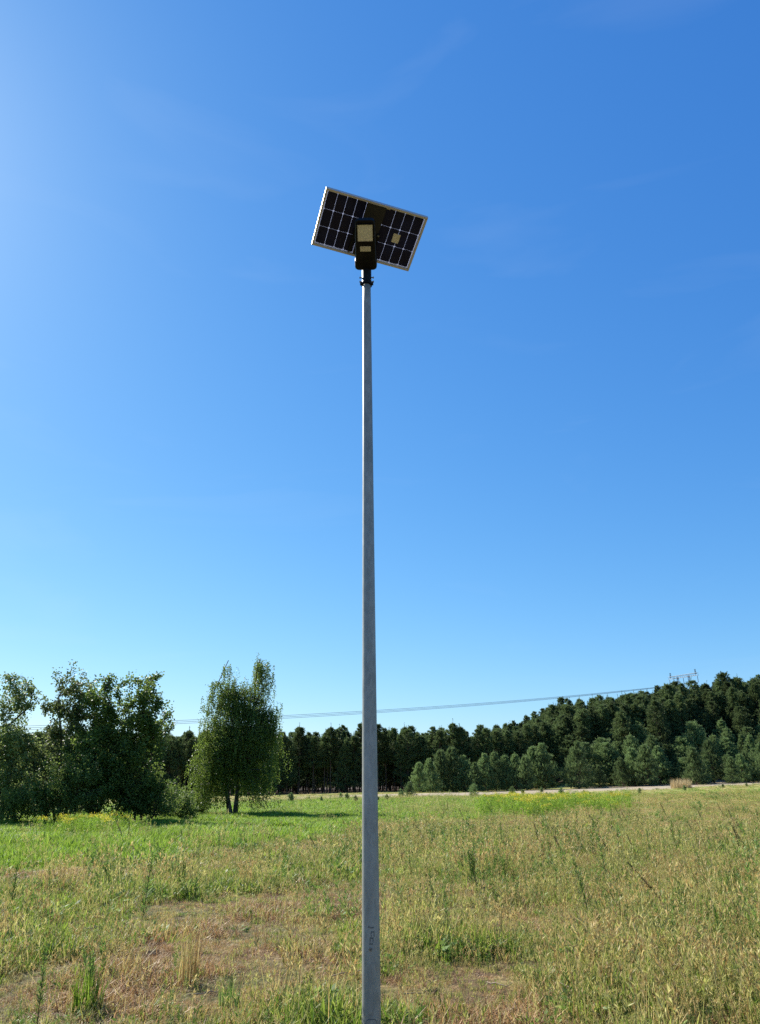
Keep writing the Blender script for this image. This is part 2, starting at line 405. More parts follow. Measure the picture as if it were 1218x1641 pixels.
def ear_mesh(name, n, rad, h, mat, seed):
    """thin straw stalks with feathery seed heads"""
    rng = np.random.default_rng(seed); vs = []
    for k in range(n):
        a = rng.random() * 6.283; r = rad * math.sqrt(rng.random()); b = np.array([r * math.cos(a), r * math.sin(a), 0])
        t = np.array([rng.normal() * 0.22, rng.normal() * 0.22, 1]); t /= np.linalg.norm(t); hh = rng.uniform(*h)
        vs.append(leaves(b[None], t[None], hh, 0.004, rng, 0.3)); 
        c = b + t * hh * rng.uniform(0.78, 1.0, 9)[:, None]
        vs.append(leaves(c, t + rng.normal(size=(9, 3)) * 0.35, 0.035, 0.006, rng))
    me = quads_mesh(name, np.concatenate(vs)); me.materials.append(M[mat]); return me

def tall_mesh(name, n, h, mat, seed):
    """feathery upright stalks"""
    rng = np.random.default_rng(seed); vs = []
    for k in range(n):
        b = np.array([rng.normal() * .06, rng.normal() * .06, 0]); t = unit(np.array([rng.normal() * .16, rng.normal() * .16, 1.0])); hh = rng.uniform(*h)
        vs.append(leaves(b[None], t[None], hh, .006, rng, .3)); s = rng.random(34)
        a = rng.random(34) * 6.283; d = np.stack([np.cos(a) * .6, np.sin(a) * .6, np.full(34, .8)], 1)
        vs.append(leaves(b + t * (s * hh)[:, None], d, (1.1 - .6 * s) * .065, .008, rng))
    me = quads_mesh(name, np.concatenate(vs)); me.materials.append(M[mat]); return me
PROTO = []; PIDX = {}
def reg(kind, me): PIDX.setdefault(kind, []).append(len(PROTO)); PROTO.append(me)
for s in range(3):
    reg('green', blade_mesh('tuft_green', 40, 0.13, (0.06, 0.18), (0.006, 0.012), (0.1, 0.9), 'grass_green', 10 + s))
    reg('dry', blade_mesh('tuft_dry', 42, 0.14, (0.06, 0.19), (0.004, 0.008), (0.1, 1.0), 'grass_dry', 20 + s))
    reg('mixed', blade_mesh('tuft_mixed', 42, 0.14, (0.05, 0.16), (0.005, 0.009), (0.1, 1.1), 'grass_mixed', 30 + s))
    reg('litter', blade_mesh('tuft_litter', 34, 0.18, (0.05, 0.20), (0.004, 0.009), (1.2, 1.6), 'litter', 40 + s, flat=0.85))
    reg('lush', blade_mesh('tuft_lush', 52, 0.14, (0.08, 0.18), (0.007, 0.012), (0.1, 0.7), 'grass_lush', 50 + s))
    reg('rust', blade_mesh('tuft_rust', 54, 0.16, (0.05, 0.17), (0.004, 0.008), (0.3, 1.5), 'grass_rust', 80 + s))
    reg('tall', tall_mesh('tuft_tall', 5, (0.22, 0.46), 'weed_green', 90 + s))
    reg('broad', leafy_mesh('tuft_broad', 40, 0.13, 0.07, (0.03, 0.07), (0.015, 0.03), 'broadleaf', 60 + s))
for s in range(2):
    reg('ear', ear_mesh('tuft_ear', 14, 0.16, (0.22, 0.42), 'grass_dry', 70 + s))
    reg('eargreen', ear_mesh('tuft_eargreen', 14, 0.16, (0.22, 0.42), 'grass_mixed', 75 + s))

PATCH_GREEN = [(90, 1450, 1.3, .5), (30, 1520, .7, .5), (660, 1520, .5, .4), (1150, 1480, .8, .35), (950, 1570, .4, .35), (560, 1610, .45, .45),
               (250, 1350, 2.5, .25), (380, 1420, 1.2, .25), (140, 1580, .35, .5), (700, 1440, .8, .2), (1180, 1380, 2.5, .25), (520, 1500, .5, .25), (830, 1360, 3, .2)]
PATCH_BROWN = [(330, 1500, .8, .5), (420, 1560, .7, .45), (60, 1600, .4, .4), (820, 1610, .5, .45), (1000, 1610, .5, .3), (500, 1460, .9, .35), (250, 1540, .5, .4), (860, 1450, 1.2, .2), (60, 1420, 1.5, .25), (1080, 1440, .8, .25), (700, 1600, .4, .3)]
def greenness(x, y):
    g = N3(x, y, 0.55, 4) + (N1(x, y, 1.7, 2) - 0.5) * 0.35
    for px, py, r, k in PATCH_GREEN:
        c = gnd(px, py); g = g + k * np.exp(-((x - c[0]) ** 2 + ((y - c[1]) * 0.7) ** 2) / (2 * r * r))
    for px, py, r, k in PATCH_BROWN:
        c = gnd(px, py); g = g - .75 * k * np.exp(-((x - c[0]) ** 2 + ((y - c[1]) * 0.7) ** 2) / (2 * r * r))
    return g
def zone(y0, y1, dens, rng):
    """random ground points in the wedge the camera could see, with a margin to the sides"""
    w = 0.56 * y1 + 2.5; n = int(dens * 2 * w * (y1 - y0))
    x = rng.uniform(-w, w, n); y = rng.uniform(y0, y1, n)
    k = np.abs(x) < 0.56 * y + 2.5
    return x[k], y[k]
def pick(kinds, w, rng):
    """kinds: list of names; w: (n,k) weights -> proto index per point"""
    c = np.cumsum(w / w.sum(1, keepdims=True), 1); r = rng.random(len(w))[:, None]
    k = (r > c).sum(1).clip(0, len(kinds) - 1); out = np.zeros(len(w), int)
    for i, nm in enumerate(kinds):
        m = k == i; out[m] = rng.choice(PIDX[nm], m.sum())
    return out
KINDS = ['green', 'dry', 'mixed', 'litter', 'lush', 'broad', 'ear', 'eargreen', 'rust', 'tall']
ALLP, ALLR, ALLS, ALLI = [], [], [], []
rng = np.random.default_rng(5)
for (y0, y1, dens, sc_, hz_) in ((4.2, 9, 150, 0.9, .8), (9, 15, 85, 1.05, .8), (15, 26, 36, 1.3, .66), (26, 48, 17, 1.7, .40), (48, 90, 7.0, 2.3, .28), (90, 150, 1.6, 2.6, .22)):
    x, y = zone(y0, y1, dens, rng); n = len(x)
    g = greenness(x, y); lush = lushness(x, y)
    W = np.zeros((n, 10))
    gg = sstep(0.42, 0.70, g); br = sstep(0.46, 0.24, g)
    W[:, 0] = 0.30 + 1.9 * gg; W[:, 1] = 0.30 + 0.2 * br; W[:, 2] = 0.75 * (1 - .5 * br); W[:, 3] = 0.45 + 1.1 * br; W[:, 8] = 0.28 + 2.4 * br
    tl = sstep(0.5, 0.72, N2(x, y, 0.45, 3)); W[:, 9] = (0.05 + 0.24 * tl) * (1 + 0.6 * (x > 0)) * (1 - .6 * br)
    W[:, 5] = (0.10 + 0.30 * gg) * (y < 30); W[:, 6] = 0.13 + 0.16 * (x > 0); W[:, 7] = 0.13 + 0.20 * (x > 0)
    W *= (1 - lush)[:, None] + 1e-4
    W[:, 4] = lush * 3 * (0.55 + sstep(0.38, 0.55, N1(x, y, 0.22, 3))); W[:, 7] += lush * (0.06 + 0.4 * (x > 0)); W[:, 0] += lush * 0.5
    keep = rng.random(n) > sand_amount(x, y) * 0.96
    keep &= (np.hypot(x + 0.095, y - 5.6) > 0.16) & ~((np.abs(x + .09) < .36) & (y < 5.75)) & (y > 4.7)
    i = pick(KINDS, W, rng)
    z = height(x, y)
    s = sc_ * rng.uniform(0.6, 1.3, n) * (0.55 + 0.9 * sstep(0.3, 0.7, N1(x, y, 1.3, 2))) * (0.85 + 0.4 * gg)
    sz = s * (1 + 0.25 * lush)
    rot = np.stack([rng.normal(0, 0.08, n), rng.normal(0, 0.08, n), rng.random(n) * 6.283], 1)
    ALLP.append(np.stack([x, y, z], 1)[keep]); ALLR.append(rot[keep]); ALLI.append(i[keep])
    ALLS.append(np.stack([s, s, sz * hz_], 1)[keep])
scatter('meadow_grass', PROTO, np.concatenate(ALLP), np.concatenate(ALLR), np.concatenate(ALLS), np.concatenate(ALLI),
        'dry straw and green grass covering the whole meadow', 'grass')

# ================================================================== BROADLEAF TREES
def curve_pts(a, b, n, sag, rng):
    t = np.linspace(0, 1, n)[:, None]; a = np.asarray(a); b = np.asarray(b)
    p = a + (b - a) * t
    p[:, 2] += (np.sin(t[:, 0] * math.pi) * sag)
    p[1:-1] += rng.normal(0, 0.03, (n - 2, 3)) * np.linalg.norm(b - a)
    return p
def in_ellipsoids(rng, n, ells):
    """points in a union of ellipsoids (cx, cy, cz, rx, ry, rz), more of them near the surface"""
    vol = np.array([e[3] * e[4] * e[5] for e in ells]); k = rng.choice(len(ells), n, p=vol / vol.sum())
    E = np.array(ells)[k]; d = unit(rng.normal(size=(n, 3))); r = rng.random(n) ** (1 / 2.4)
    return E[:, :3] + d * r[:, None] * E[:, 3:]
def broadleaf(name, loc, ells, stems, n_clump, per, leaf, mat, barkm, seed, label, cat, group=None, spread=0.34, droop=0.0, trunk_r=0.12):
    """trunk with limbs that reach every leaf clump; the crown is loose clumps of single leaves"""
    rng = np.random.default_rng(seed); root = empty(name, loc)
    tg = in_ellipsoids(rng, n_clump, ells); tg = tg[tg[:, 2] > 0.25]
    tb = MB(); nodes = []
    for (bx, by, tx, ty, tz, r0) in stems:
        p = curve_pts((bx, by, -0.15), (tx, ty, tz), 9, 0, rng); rr = np.linspace(r0, r0 * 0.18, 9) ; rr[0] *= 1.35
        tb.tube(p, rr, 8); nodes += [(q, w) for q, w in zip(p[2:], rr[2:])]
    NP = np.array([q for q, _ in nodes]); NR = np.array([w for _, w in nodes])
    L = []
    for c in tg:
        cost = np.linalg.norm((NP - c) * np.array([1, 1, 0.8]), axis=1) + np.maximum(NP[:, 2] - c[2] + 0.3, 0) * 1.2
        k = int(np.argmin(cost)); ln = np.linalg.norm(NP[k] - c)
        p = curve_pts(NP[k], c, 5, 0.08 * ln, rng)
        tb.tube(p, np.linspace(min(NR[k] * 0.55, 0.035 + 0.012 * ln), 0.006, 5), 4, cap=False)
        m = int(per * rng.uniform(0.45, 1.5)); sp = spread * rng.uniform(0.6, 1.4)
        ax = unit(c - NP[k] + np.array([0, 0, 0.25 * ln]) + rng.normal(0, .15, 3)); sd = np.clip(rng.normal(size=(m, 3)), -1.5, 1.5) * sp * .5
        q = c + np.outer(np.clip(rng.normal(size=m), -1.5, 1.5) * sp * 1.25, ax) + sd
        # some leaves along the twig
        t = rng.random(m // 4); q[:m // 4] = NP[k] + (c - NP[k]) * (0.45 + 0.55 * t[:, None]) + rng.normal(0, 0.09, (m // 4, 3))
        if droop > 0:
            ns = 9
            for _ in range(ns):
                b0 = c + rng.normal(0, sp, 3); l = droop * rng.uniform(0.4, 1.2); mm = int(m / ns * 1.0) + 1
                t = rng.random(mm); s = b0 + np.outer(t * l, [rng.normal() * 0.06, rng.normal() * 0.06, -1]) + rng.normal(0, 0.045, (mm, 3))
                s = s[s[:, 2] > 0.35]
                L.append(leaves(s, rng.normal(size=(len(s), 3)) * 0.6 + [0, 0, -0.9], rng.uniform(*leaf, len(s)), rng.uniform(0.5, 0.75, len(s)) * leaf[1] * 0.8, rng))
            q = q[:m // 5]
        q = q[q[:, 2] > 0.08]
        d = rng.normal(size=(len(q), 3)) + [0, 0, -0.25]
        L.append(leaves(q, d, rng.uniform(*leaf, len(q)), rng.uniform(0.5, 0.8, len(q)) * leaf[1], rng))
    tb.build('trunk', barkm, root, True)
    link('crown', quads_mesh('crown', np.concatenate(L)), mat, root)
    if name == 'broadleaf_tree': root.scale = (1, 1, .96 if 'lone' not in label and 'alone' not in label else .92)
    return tag(root, label, cat, group)
def zpos(p): return (float(p[0]), float(p[1]), float(height(p[0], p[1])))

# left group, about 37 m away (1 photo pixel = about 3 cm there)
LG = 'loose broadleaf trees at the edge of the meadow'
u = 0.0303
def bx(px, Y): return float(at_y(px, 1300, Y)[0])
def bl(px, Y): return (bx(px, Y), Y, float(height(bx(px, Y), Y)))
broadleaf('broadleaf_tree', bl(2, 37.5), [(0, 0, 6.6, .85, .9, 1.2), (-.3, 0, 5.0, 1.15, 1.1, 1.4), (.1, 0, 3.2, 1.5, 1.3, 1.6), (-.4, 0, 1.6, 1.5, 1.2, 1.1)],
          [(0, 0, .15, 0, 7.3, .10), (-.4, .2, -.7, .2, 5.6, .08), (.3, 0, .9, .1, 4.2, .06)], 125, 115, (.09, .15), 'leaf_grey', 'bark', 101,
          'slender grey-green broadleaf tree standing alone left of the tree group', 'tree', LG, .24)
broadleaf('broadleaf_tree', bl(98, 38.5), [(-.1, 0, 6.5, 1.15, 1.0, 1.05), (-.5, 0, 5.4, 1.0, 1.0, 1.1), (.3, 0, 4.9, 1.2, 1.1, 1.3), (0, 0, 3.2, 1.5, 1.4, 1.5), (.2, 0, 1.6, 1.5, 1.4, 1.2)],
          [(0, 0, -.4, 0, 7.0, .10), (.2, 0, .6, .2, 6.6, .09), (-.2, .1, -1.0, 0, 5.2, .06)], 125, 120, (.09, .15), 'leaf_grey', 'bark', 102,
          'airy grey-green tree with the tallest tops in the broadleaf group', 'tree', LG, .24)
broadleaf('broadleaf_tree', bl(152, 37.6), [(0, 0, 6.1, 1.05, 1.0, 1.2), (.2, 0, 4.6, 1.3, 1.2, 1.4), (-.1, 0, 3.0, 1.5, 1.4, 1.4), (0, 0, 1.5, 1.6, 1.4, 1.2)],
          [(0, 0, .1, 0, 6.9, .11), (-.2, 0, -.6, 0, 5.4, .07), (.2, .1, .8, 0, 5.2, .07)], 140, 130, (.09, .15), 'leaf_dark', 'bark', 103,
          'dense green broadleaf tree in the middle of the group', 'tree', LG, .27)
broadleaf('broadleaf_tree', bl(212, 37.2), [(.1, 0, 6.0, 1.1, 1.0, 1.15), (.25, 0, 4.6, 1.25, 1.1, 1.4), (-.1, 0, 3.0, 1.4, 1.3, 1.4), (.1, 0, 1.6, 1.5, 1.2, 1.2)],
          [(0, 0, .2, 0, 6.8, .11), (.2, 0, .9, 0, 5.4, .07), (-.2, .1, -.7, 0, 5.2, .07)], 150, 130, (.09, .15), 'leaf_dark', 'bark', 104,
          'dark dense broadleaf tree with rounded top beside the gap before the birch', 'tree', LG, .27)
broadleaf('broadleaf_bush', bl(92, 36.2), [(0, 0, 1.5, 1.5, 1.1, 1.3), (.5, 0, 2.3, 1.1, 1.0, 1.0), (-1.0, 0, 1.0, 1.0, .9, .9), (1.2, 0, 1.2, 1.1, 1.0, 1.1)],
          [(0, 0, .2, 0, 2.8, .06), (.3, 0, 1.2, 0, 2.2, .05), (-.3, 0, -1.0, 0, 1.6, .04)], 120, 120, (.07, .11), 'leaf_shrub', 'bark', 105,
          'sunlit green bush in front of the broadleaf group', 'bush', None, .24)
broadleaf('broadleaf_bush', bl(228, 37.0), [(0, 0, 1.2, 1.2, 1.0, 1.1), (.9, 0, .9, .8, .8, .8), (-.9, 0, .9, .9, .8, .8)],
          [(0, 0, .2, 0, 2.0, .05), (.3, 0, .9, 0, 1.5, .04)], 80, 110, (.06, .10), 'leaf_dark', 'bark', 106,
          'dark low bush at the foot of the rounded dark tree', 'bush', None, .22)
for px, Y, s, sd, lab in ((24, 36.8, 1.0, 107, 'ragged low bush under the slender lone tree'),
                          (292, 38.8, .62, 108, 'small leafy shrub left of the birch'),
                          (268, 40.5, .85, 109, 'upright grey-green shrub in the gap before the birch'),
                          (318, 46.0, .7, 110, 'low olive shrub behind the birch trunks')):
    broadleaf('broadleaf_bush', bl(px, Y), [(0, 0, .9 * s, 1.1 * s, .9 * s, .9 * s), (.5 * s, 0, 1.2 * s, .6 * s, .6 * s, .8 * s), (-.6 * s, 0, .7 * s, .7 * s, .6 * s, .6 * s)],
              [(0, 0, .1, 0, 1.7 * s, .03), (.1, 0, .5 * s, 0, 1.4 * s, .03)], int(60 * s), 90, (.06, .10), 'leaf_shrub', 'bark', sd, lab, 'bush', None, .2 * s + .04)
# the birch: two stems, hanging strands
bp = gnd(373, 1307)
broadleaf('birch_tree', zpos(bp), [(-.75, 0, 7.6, .55, .6, 1.2), (1.25, 0, 7.7, .62, .7, 1.15), (.2, 0, 6.3, 1.7, 1.3, 1.1), (-1.3, 0, 6.6, .55, .6, .9), (1.8, 0, 5.6, .9, .9, .9),
                                   (.1, 0, 4.6, 2.2, 1.7, 1.3), (-.9, -.2, 3.2, 1.75, 1.5, 1.4), (1.2, 0, 3.2, 1.6, 1.5, 1.5), (-1.4, -.1, 1.9, 1.2, 1.2, .9), (1.4, 0, 1.9, 1.1, 1.2, .9)],
          [(-.12, 0, -.75, 0, 8.6, .13), (.12, .05, 1.15, .1, 8.7, .12)], 330, 250, (.07, .11), 'leaf_birch', 'bark_birch', 120,
          'twin-stemmed birch with hanging twigs standing by itself in the meadow', 'tree', None, .24, droop=1.5)

# ================================================================== PINES
def pine(name, h, clear, width, n_br, cl_per, cards, card, mat, seed, tip_up=0.5, top_pow=0.8, trunk_r=None, shoots=0.12):
    """pine: trunk, whorled branches, needle cards along the outer half of every branch"""
    rng = np.random.default_rng(seed); tb = MB()
    tr = trunk_r or h * 0.011 + 0.02
    lean = rng.normal(0, 0.012, 2) * h
    tz = np.linspace(-0.2, h * 0.97, 9); tp = np.stack([lean[0] * (tz / h) ** 2, lean[1] * (tz / h) ** 2, tz], 1)
    tb.tube(tp, np.linspace(tr, tr * 0.12, 9), 6, cap=False)
    Q = []
    for b in range(n_br):
        t = rng.random() ** 0.85; z = h * (clear + (1 - clear) * t * 0.97)
        prof = (1 - t) ** top_pow * (0.55 + 0.45 * min(1, t * 5 + 0.4)) + 0.05
        ln = width * prof * rng.uniform(0.65, 1.15); a = rng.random() * 6.283
        o = np.array([lean[0] * (z / h) ** 2, lean[1] * (z / h) ** 2, z])
        rise = (0.15 + 0.55 * t) * ln * rng.uniform(0.6, 1.2)
        e = o + np.array([math.cos(a) * ln, math.sin(a) * ln, rise])
        mid = (o + e) / 2 + [0, 0, -0.08 * ln]
        tb.tube([o, mid, e], [0.012 + 0.008 * ln, 0.010, 0.004], 3, cap=False)
        k = max(3, int(cl_per * (0.4 + prof)))
        s = rng.uniform(0.3, 1.0, k)[:, None]
        c = o * (1 - s) ** 2 + 2 * mid * s * (1 - s) + e * s ** 2 + rng.normal(0, 0.13 * ln + 0.03, (k, 3)) * [1, 1, .5]
        c = np.repeat(c, cards, 0)
        out = np.array([math.cos(a), math.sin(a), tip_up])
        d = out + rng.normal(0, 0.65, (len(c), 3)) + [0, 0, tip_up * 0.6]
        Q.append(leaves(c + rng.normal(0, 0.05, c.shape), d, card[0] * rng.uniform(0.6, 1.25, len(c)), card[1] * rng.uniform(0.7, 1.3, len(c)), rng))
    # upright candles standing out of the crown
    for b in range(int(n_br * shoots)):
        t = rng.random() ** 1.3; z = h * (clear + (1 - clear) * t * .95); a = rng.random() * 6.283
        rr_ = width * ((1 - t) ** top_pow * .9) * rng.uniform(.5, .95)
        o = np.array([math.cos(a) * rr_ + lean[0] * (z / h) ** 2, math.sin(a) * rr_ + lean[1] * (z / h) ** 2, z + .3 * rr_]); l = rng.uniform(.07, .15) * h
        e = o + [rng.normal() * .08 * l, rng.normal() * .08 * l, l]; tb.tube([o, e], [.012, .004], 3, cap=False)
        m = cards * 3; s_ = rng.random(m)[:, None]; c = o + (e - o) * s_
        Q.append(leaves(c, rng.normal(0, .45, (m, 3)) + [0, 0, .9], card[0] * .8 * (1.1 - .5 * s_[:, 0]), card[1], rng))
    # leader shoot
    c = np.array([lean[0], lean[1], h * 0.93]) + rng.normal(0, 0.04, (cards * 4, 3)) + np.outer(rng.random(cards * 4), [0, 0, h * 0.05])
    Q.append(leaves(c, rng.normal(0, 0.4, (len(c), 3)) + [0, 0, 1], card[0], card[1], rng))
    Q = np.concatenate(Q); Q = Q[Q[:, :, 2].min(1) > 0.02]
    tme = bpy.data.meshes.new('trunk'); tme.from_pydata(np.concatenate(tb.v).tolist(), [], tb.f)
    cme = quads_mesh('crown', Q)
    tme.materials.append(M['bark_pine']); cme.materials.append(M[mat])
    return name, tme, cme
class Pine:
    def __init__(s, spec): s.name, s.t, s.c = spec
    def put(s, x, y, sc, rz, label, group, zs=1.0, cat='pine tree', name=None):
        r = empty(name or s.name, (x, y, float(height(x, y)) - 0.02), rz, (sc, sc, sc * zs))
        for nm, me in (('trunk', s.t), ('crown', s.c)):
            o = bpy.data.objects.new(nm, me); COL.objects.link(o); o.parent = r
        return tag(r, label, cat, group)
TALL = [Pine(pine('pine_tree', 13, 0.42, 2.2, 130, 7, 10, (.40, .085), 'needle_dark', 200 + k, 0.6, 0.62, 0.15, .06)) for k in range(4)]
FULL = [Pine(pine('pine_tree', 12, 0.06 + .09 * (k % 3), 2.9 + .35 * (k % 4), 190 + 15 * k, 8, 11, (.40, .07), 'needle_dark', 210 + k, 0.7, 0.48 + .11 * (k % 4), 0.15, .13)) for k in range(6)]
MIDP = [Pine(pine('pine_tree', 9, 0.02, 2.9 + .3 * (k % 3), 210, 8, 11, (.38, .055), 'needle_young', 220 + k, 1.2, 0.48 + .12 * (k % 4), None, .2)) for k in range(6)]
YOUNG = [Pine(pine('young_pine', 5, 0.0, 1.75 + .25 * (k % 3), 150, 8, 11, (.32, .042), 'needle_young', 230 + k, 1.6, 0.62 + .14 * (k % 3), None, .3)) for k in range(6)]
SAPL = [Pine(pine('pine_sapling', 1.6, 0.0, .68, 70, 5, 7, (.16, .035), 'needle_young', 240 + k, 1.0, 0.6)) for k in range(3)]

rng = np.random.default_rng(77)
# forest edge straight behind the meadow: the front rows tree by tree
def edge_label(x, row, bare):
    kind = 'bare-trunked tall pine' if bare else 'low-branched dark pine'
    where = 'behind the broadleaf group' if x < -47 else 'behind the birch' if x < -28 else 'facing the open sandy meadow' if x < 6 else 'behind the young pine thicket' if x < 36 else 'beside the dune pines'
    return '%s in the %s forest row %s' % (kind, 'front' if row == 0 else 'second', where)
xs = -98.0; row = 0
while xs < 66:
    for rr in range(2):
        x = xs + rng.uniform(-.6, .6) + rr * 1.0; y = 165 + rr * 3.2 + rng.uniform(-1.3, 1.3) + (N1(x, 0.0, 0.06, 2) - .5) * 6
        if x > 33 and rr == 0: y += 4
        p = TALL[rng.integers(len(TALL))] if rng.random() < 0.62 else FULL[rng.integers(len(FULL))]
        p.put(x, y, rng.uniform(.86, 1.08), rng.random() * 6.28, edge_label(x, rr, p in TALL), 'pines along the forest edge')
    xs += 2.3
# the wood behind them reads as one mass
n = 1500; x = rng.uniform(-140, 110, n); y = 171 + 110 * rng.random(n) ** 1.4
me_join = []
for p in TALL + FULL[:2]:
    # one piece per prototype: trunk and crown together
    t, c = p.t, p.c
    tv = np.zeros(len(t.vertices) * 3, np.float32); t.vertices.foreach_get('co', tv)
    cv = np.zeros(len(c.vertices) * 3, np.float32); c.vertices.foreach_get('co', cv)
    k = len(t.vertices)
    fc = [tuple(q.vertices) for q in t.polygons] + [tuple(i + k for i in q.vertices) for q in c.polygons]
    m = bpy.data.meshes.new('forest_piece'); m.from_pydata(np.concatenate([tv, cv]).reshape(-1, 3).tolist(), [], fc)
    m.materials.append(M['bark_pine']); m.materials.append(M['needle_dark'])
    mi = np.zeros(len(fc), np.int32); mi[len(t.polygons):] = 1; m.polygons.foreach_set('material_index', mi)
    me_join.append(m)
s = rng.uniform(.85, 1.08, n)
scatter('pine_forest', me_join, np.stack([x, y, height(x, y)], 1), np.stack([x * 0, x * 0, rng.random(n) * 6.28], 1), np.stack([s, s, s], 1),
        rng.integers(0, 6, n), 'deep dark mass of pine forest behind the forest edge', 'forest')

# dune on the right: tiers of pines
GH = 'pines on the low dune right of the meadow'
def tier(n, x0, x1, y0, y1, protos, s, label, group, zs=1.0, gap=2.0):
    pts = []
    tries = 0
    while len(pts) < n and tries < n * 40:
        tries += 1
        x, y = rng.uniform(x0, x1), rng.uniform(y0, y1)
        if x < 34 + (y - 140) * 0.2: continue
        if all((x - a) ** 2 + (y - b) ** 2 > gap * gap for a, b in pts): pts.append((x, y))
    for x, y in pts:
        px_ = PW / 2 + PF * x / (y * _cp)
        lb = label + (' below the pylon' if 1065 < px_ < 1130 else ' beside the forest edge' if px_ < 960 else ' above the reed clump' if 1000 < px_ < 1065 else '')
        protos[rng.integers(len(protos))].put(x, y, rng.uniform(*s), rng.random() * 6.28, lb, group, zs * rng.uniform(.78, 1.05))
tier(56, 26, 104, 172, 198, FULL, (.85, 1.18), 'tall dark pine on the crest of the dune', GH, 1.05, 2.6)
tier(38, 24, 98, 160, 172, FULL[:3] + MIDP[:4], (.85, 1.2), 'medium pine halfway up the dune', GH, 1.0, 2.6)
tier(34, 24, 95, 151, 160, MIDP, (.7, 1.15), 'bushy pine on the lower slope of the dune', GH, 1.0, 2.4)
tier(34, 23, 92, 141, 150, YOUNG, (.8, 1.55), 'low bushy young pine at the foot of the dune', GH, 1.0, 2.2)
# young cluster in front of the forest edge
for px, py, sc_, d in ((672, 1268, 1.0, 140), (690, 1268, 1.15, 143), (708, 1268, 1.45, 146), (726, 1267, 1.55, 147), (745, 1267, 1.25, 146), (762, 1268, 1.0, 143), (778, 1267, 1.3, 145),
                       (795, 1268, 1.35, 146), (812, 1267, 1.2, 146), (828, 1267, 1.25, 145), (845, 1266, 1.15, 143), (858, 1266, 1.5, 148), (874, 1266, 1.6, 147), (735, 1267, 1.2, 150), (800, 1267, 1.1, 151)):
    x = float(at_y(px, py, d)[0])
    YOUNG[rng.integers(len(YOUNG))].put(x, d, sc_, rng.random() * 6.28, ('taller' if sc_ > 1.3 else 'shorter') + ' grey-green young pine in the thicket between sand and forest', 'young pine thicket', 1.0)
# lone little pines dotted over the sand and the far meadow (feet read from the photograph)
for px, py, hpx in ((657, 1279, 24), (643, 1280, 14), (760, 1278, 21), (821, 1275, 14), (838, 1274, 9), (466, 1285, 15), (546, 1280, 9), (556, 1282, 10), (515, 1284, 8),
                    (900, 1276, 14), (876, 1277, 8), (937, 1276, 10), (980, 1277, 9), (1026, 1273, 9), (570, 1285, 10), (620, 1283, 9), (606, 1284, 7), (868, 1272, 10),
                    (1160, 1268, 6), (1198, 1267, 6), (1098, 1270, 8), (495, 1281, 5), (530, 1287, 5)):
    g = gnd(px, py); hm = hpx * 0.000745 * g[1] * 1.05
    SAPL[rng.integers(3)].put(float(g[0]), float(g[1]), hm / 1.6, rng.random() * 6.28,
                              'bushy self-sown pine, larger than the saplings, beside the sand strip' if hpx >= 14 else ('tiny pine sapling on the sand right of the young thicket' if px > 862 else 'little self-sown pine sapling in the meadow near the birch' if px < 580 else 'small pine sapling by the young thicket'), 'self-sown little pines', 1.0)

# tall dry reed grass clump at the foot of the dune
def clump(name, n, rad, h, w, lean, mat, seed, loc, label, cat, group=None, sc=1.0, extra=None):
    root = empty(name, loc, 0, sc)
    me = blade_mesh('blades', n, rad, h, w, lean, mat, seed)
    o = bpy.data.objects.new('blades', me); COL.objects.link(o); o.parent = root
    if extra: o2 = bpy.data.objects.new('seed_heads', extra); COL.objects.link(o2); o2.parent = root
    return tag(root, label, cat, group)
g = gnd(1093, 1268)
clump('reed_clump', 520, 1.5, (.6, 1.6), (.03, .06), (0.05, 0.55), 'reed', 301, zpos(g), 'pale straw-coloured clump of tall dry reed at the foot of the dune', 'reed')

# goldenrod patch
gp = []
me1 = []
for s in range(3):
    rg = np.random.default_rng(400 + s); vs = []
    for k in range(5):
        b = np.array([rg.normal() * .12, rg.normal() * .12, 0]); t = unit(np.array([rg.normal() * .12, rg.normal() * .12, 1.0])); hh = rg.uniform(.6, .9)
        c = b + t * (rg.random(46) * hh)[:, None]; d = rg.normal(size=(46, 3)) + [0, 0, .5]
        vs.append(leaves(c, d, rg.uniform(.06, .13, 46), rg.uniform(.015, .03, 46), rg))
    m = quads_mesh('goldenrod_leaves', np.concatenate(vs)); m.materials.append(M['grass_lush']); me1.append(m)
    c = rg.normal(size=(60, 3)) * [.14, .14, .05] + [0, 0, .82]
    m = quads_mesh('goldenrod_flowers', leaves(c, rg.normal(size=(60, 3)) + [0, 0, .6], .07, .03, rg)); m.materials.append(M['yellow_flower']); me1.append(m)
P, I = [], []
for k in range(1500):
    px = rng.uniform(765, 1010); e_ = (px - 870) / 130; g = gnd(px, 1295 + rng.normal(0, 6) - e_ * 5 + 4 * math.sin(px * .06))
    if rng.random() > math.exp(-1.6 * e_ * e_) or N1(g[0], g[1], .5, 2) < .36: continue
    z = height(g[0], g[1]); j = int(rng.integers(3))
    P.append((g[0], g[1], z)); I.append(2 * j)
    if rng.random() < (.3 if px > 790 else .15): P.append((g[0], g[1], z)); I.append(2 * j + 1)
n = len(P); s = rng.uniform(.45, 1.0, n)
scatter('goldenrod_patch', me1, P, np.stack([np.zeros(n), np.zeros(n), rng.random(n) * 6.28], 1), np.stack([s, s, s], 1), I,
        'bright yellow-green goldenrod patch across the green strip of meadow', 'goldenrod')
P, I = [], []
for k in range(160):
    g = gnd(rng.normal(140, 45), rng.normal(1332, 5)); j = int(rng.integers(3)); P.append((g[0], g[1], height(g[0], g[1]))); I.append(2 * j)
    if rng.random() < .25: P.append(P[-1]); I.append(2 * j + 1)
n = len(P); s = rng.uniform(.4, .75, n)
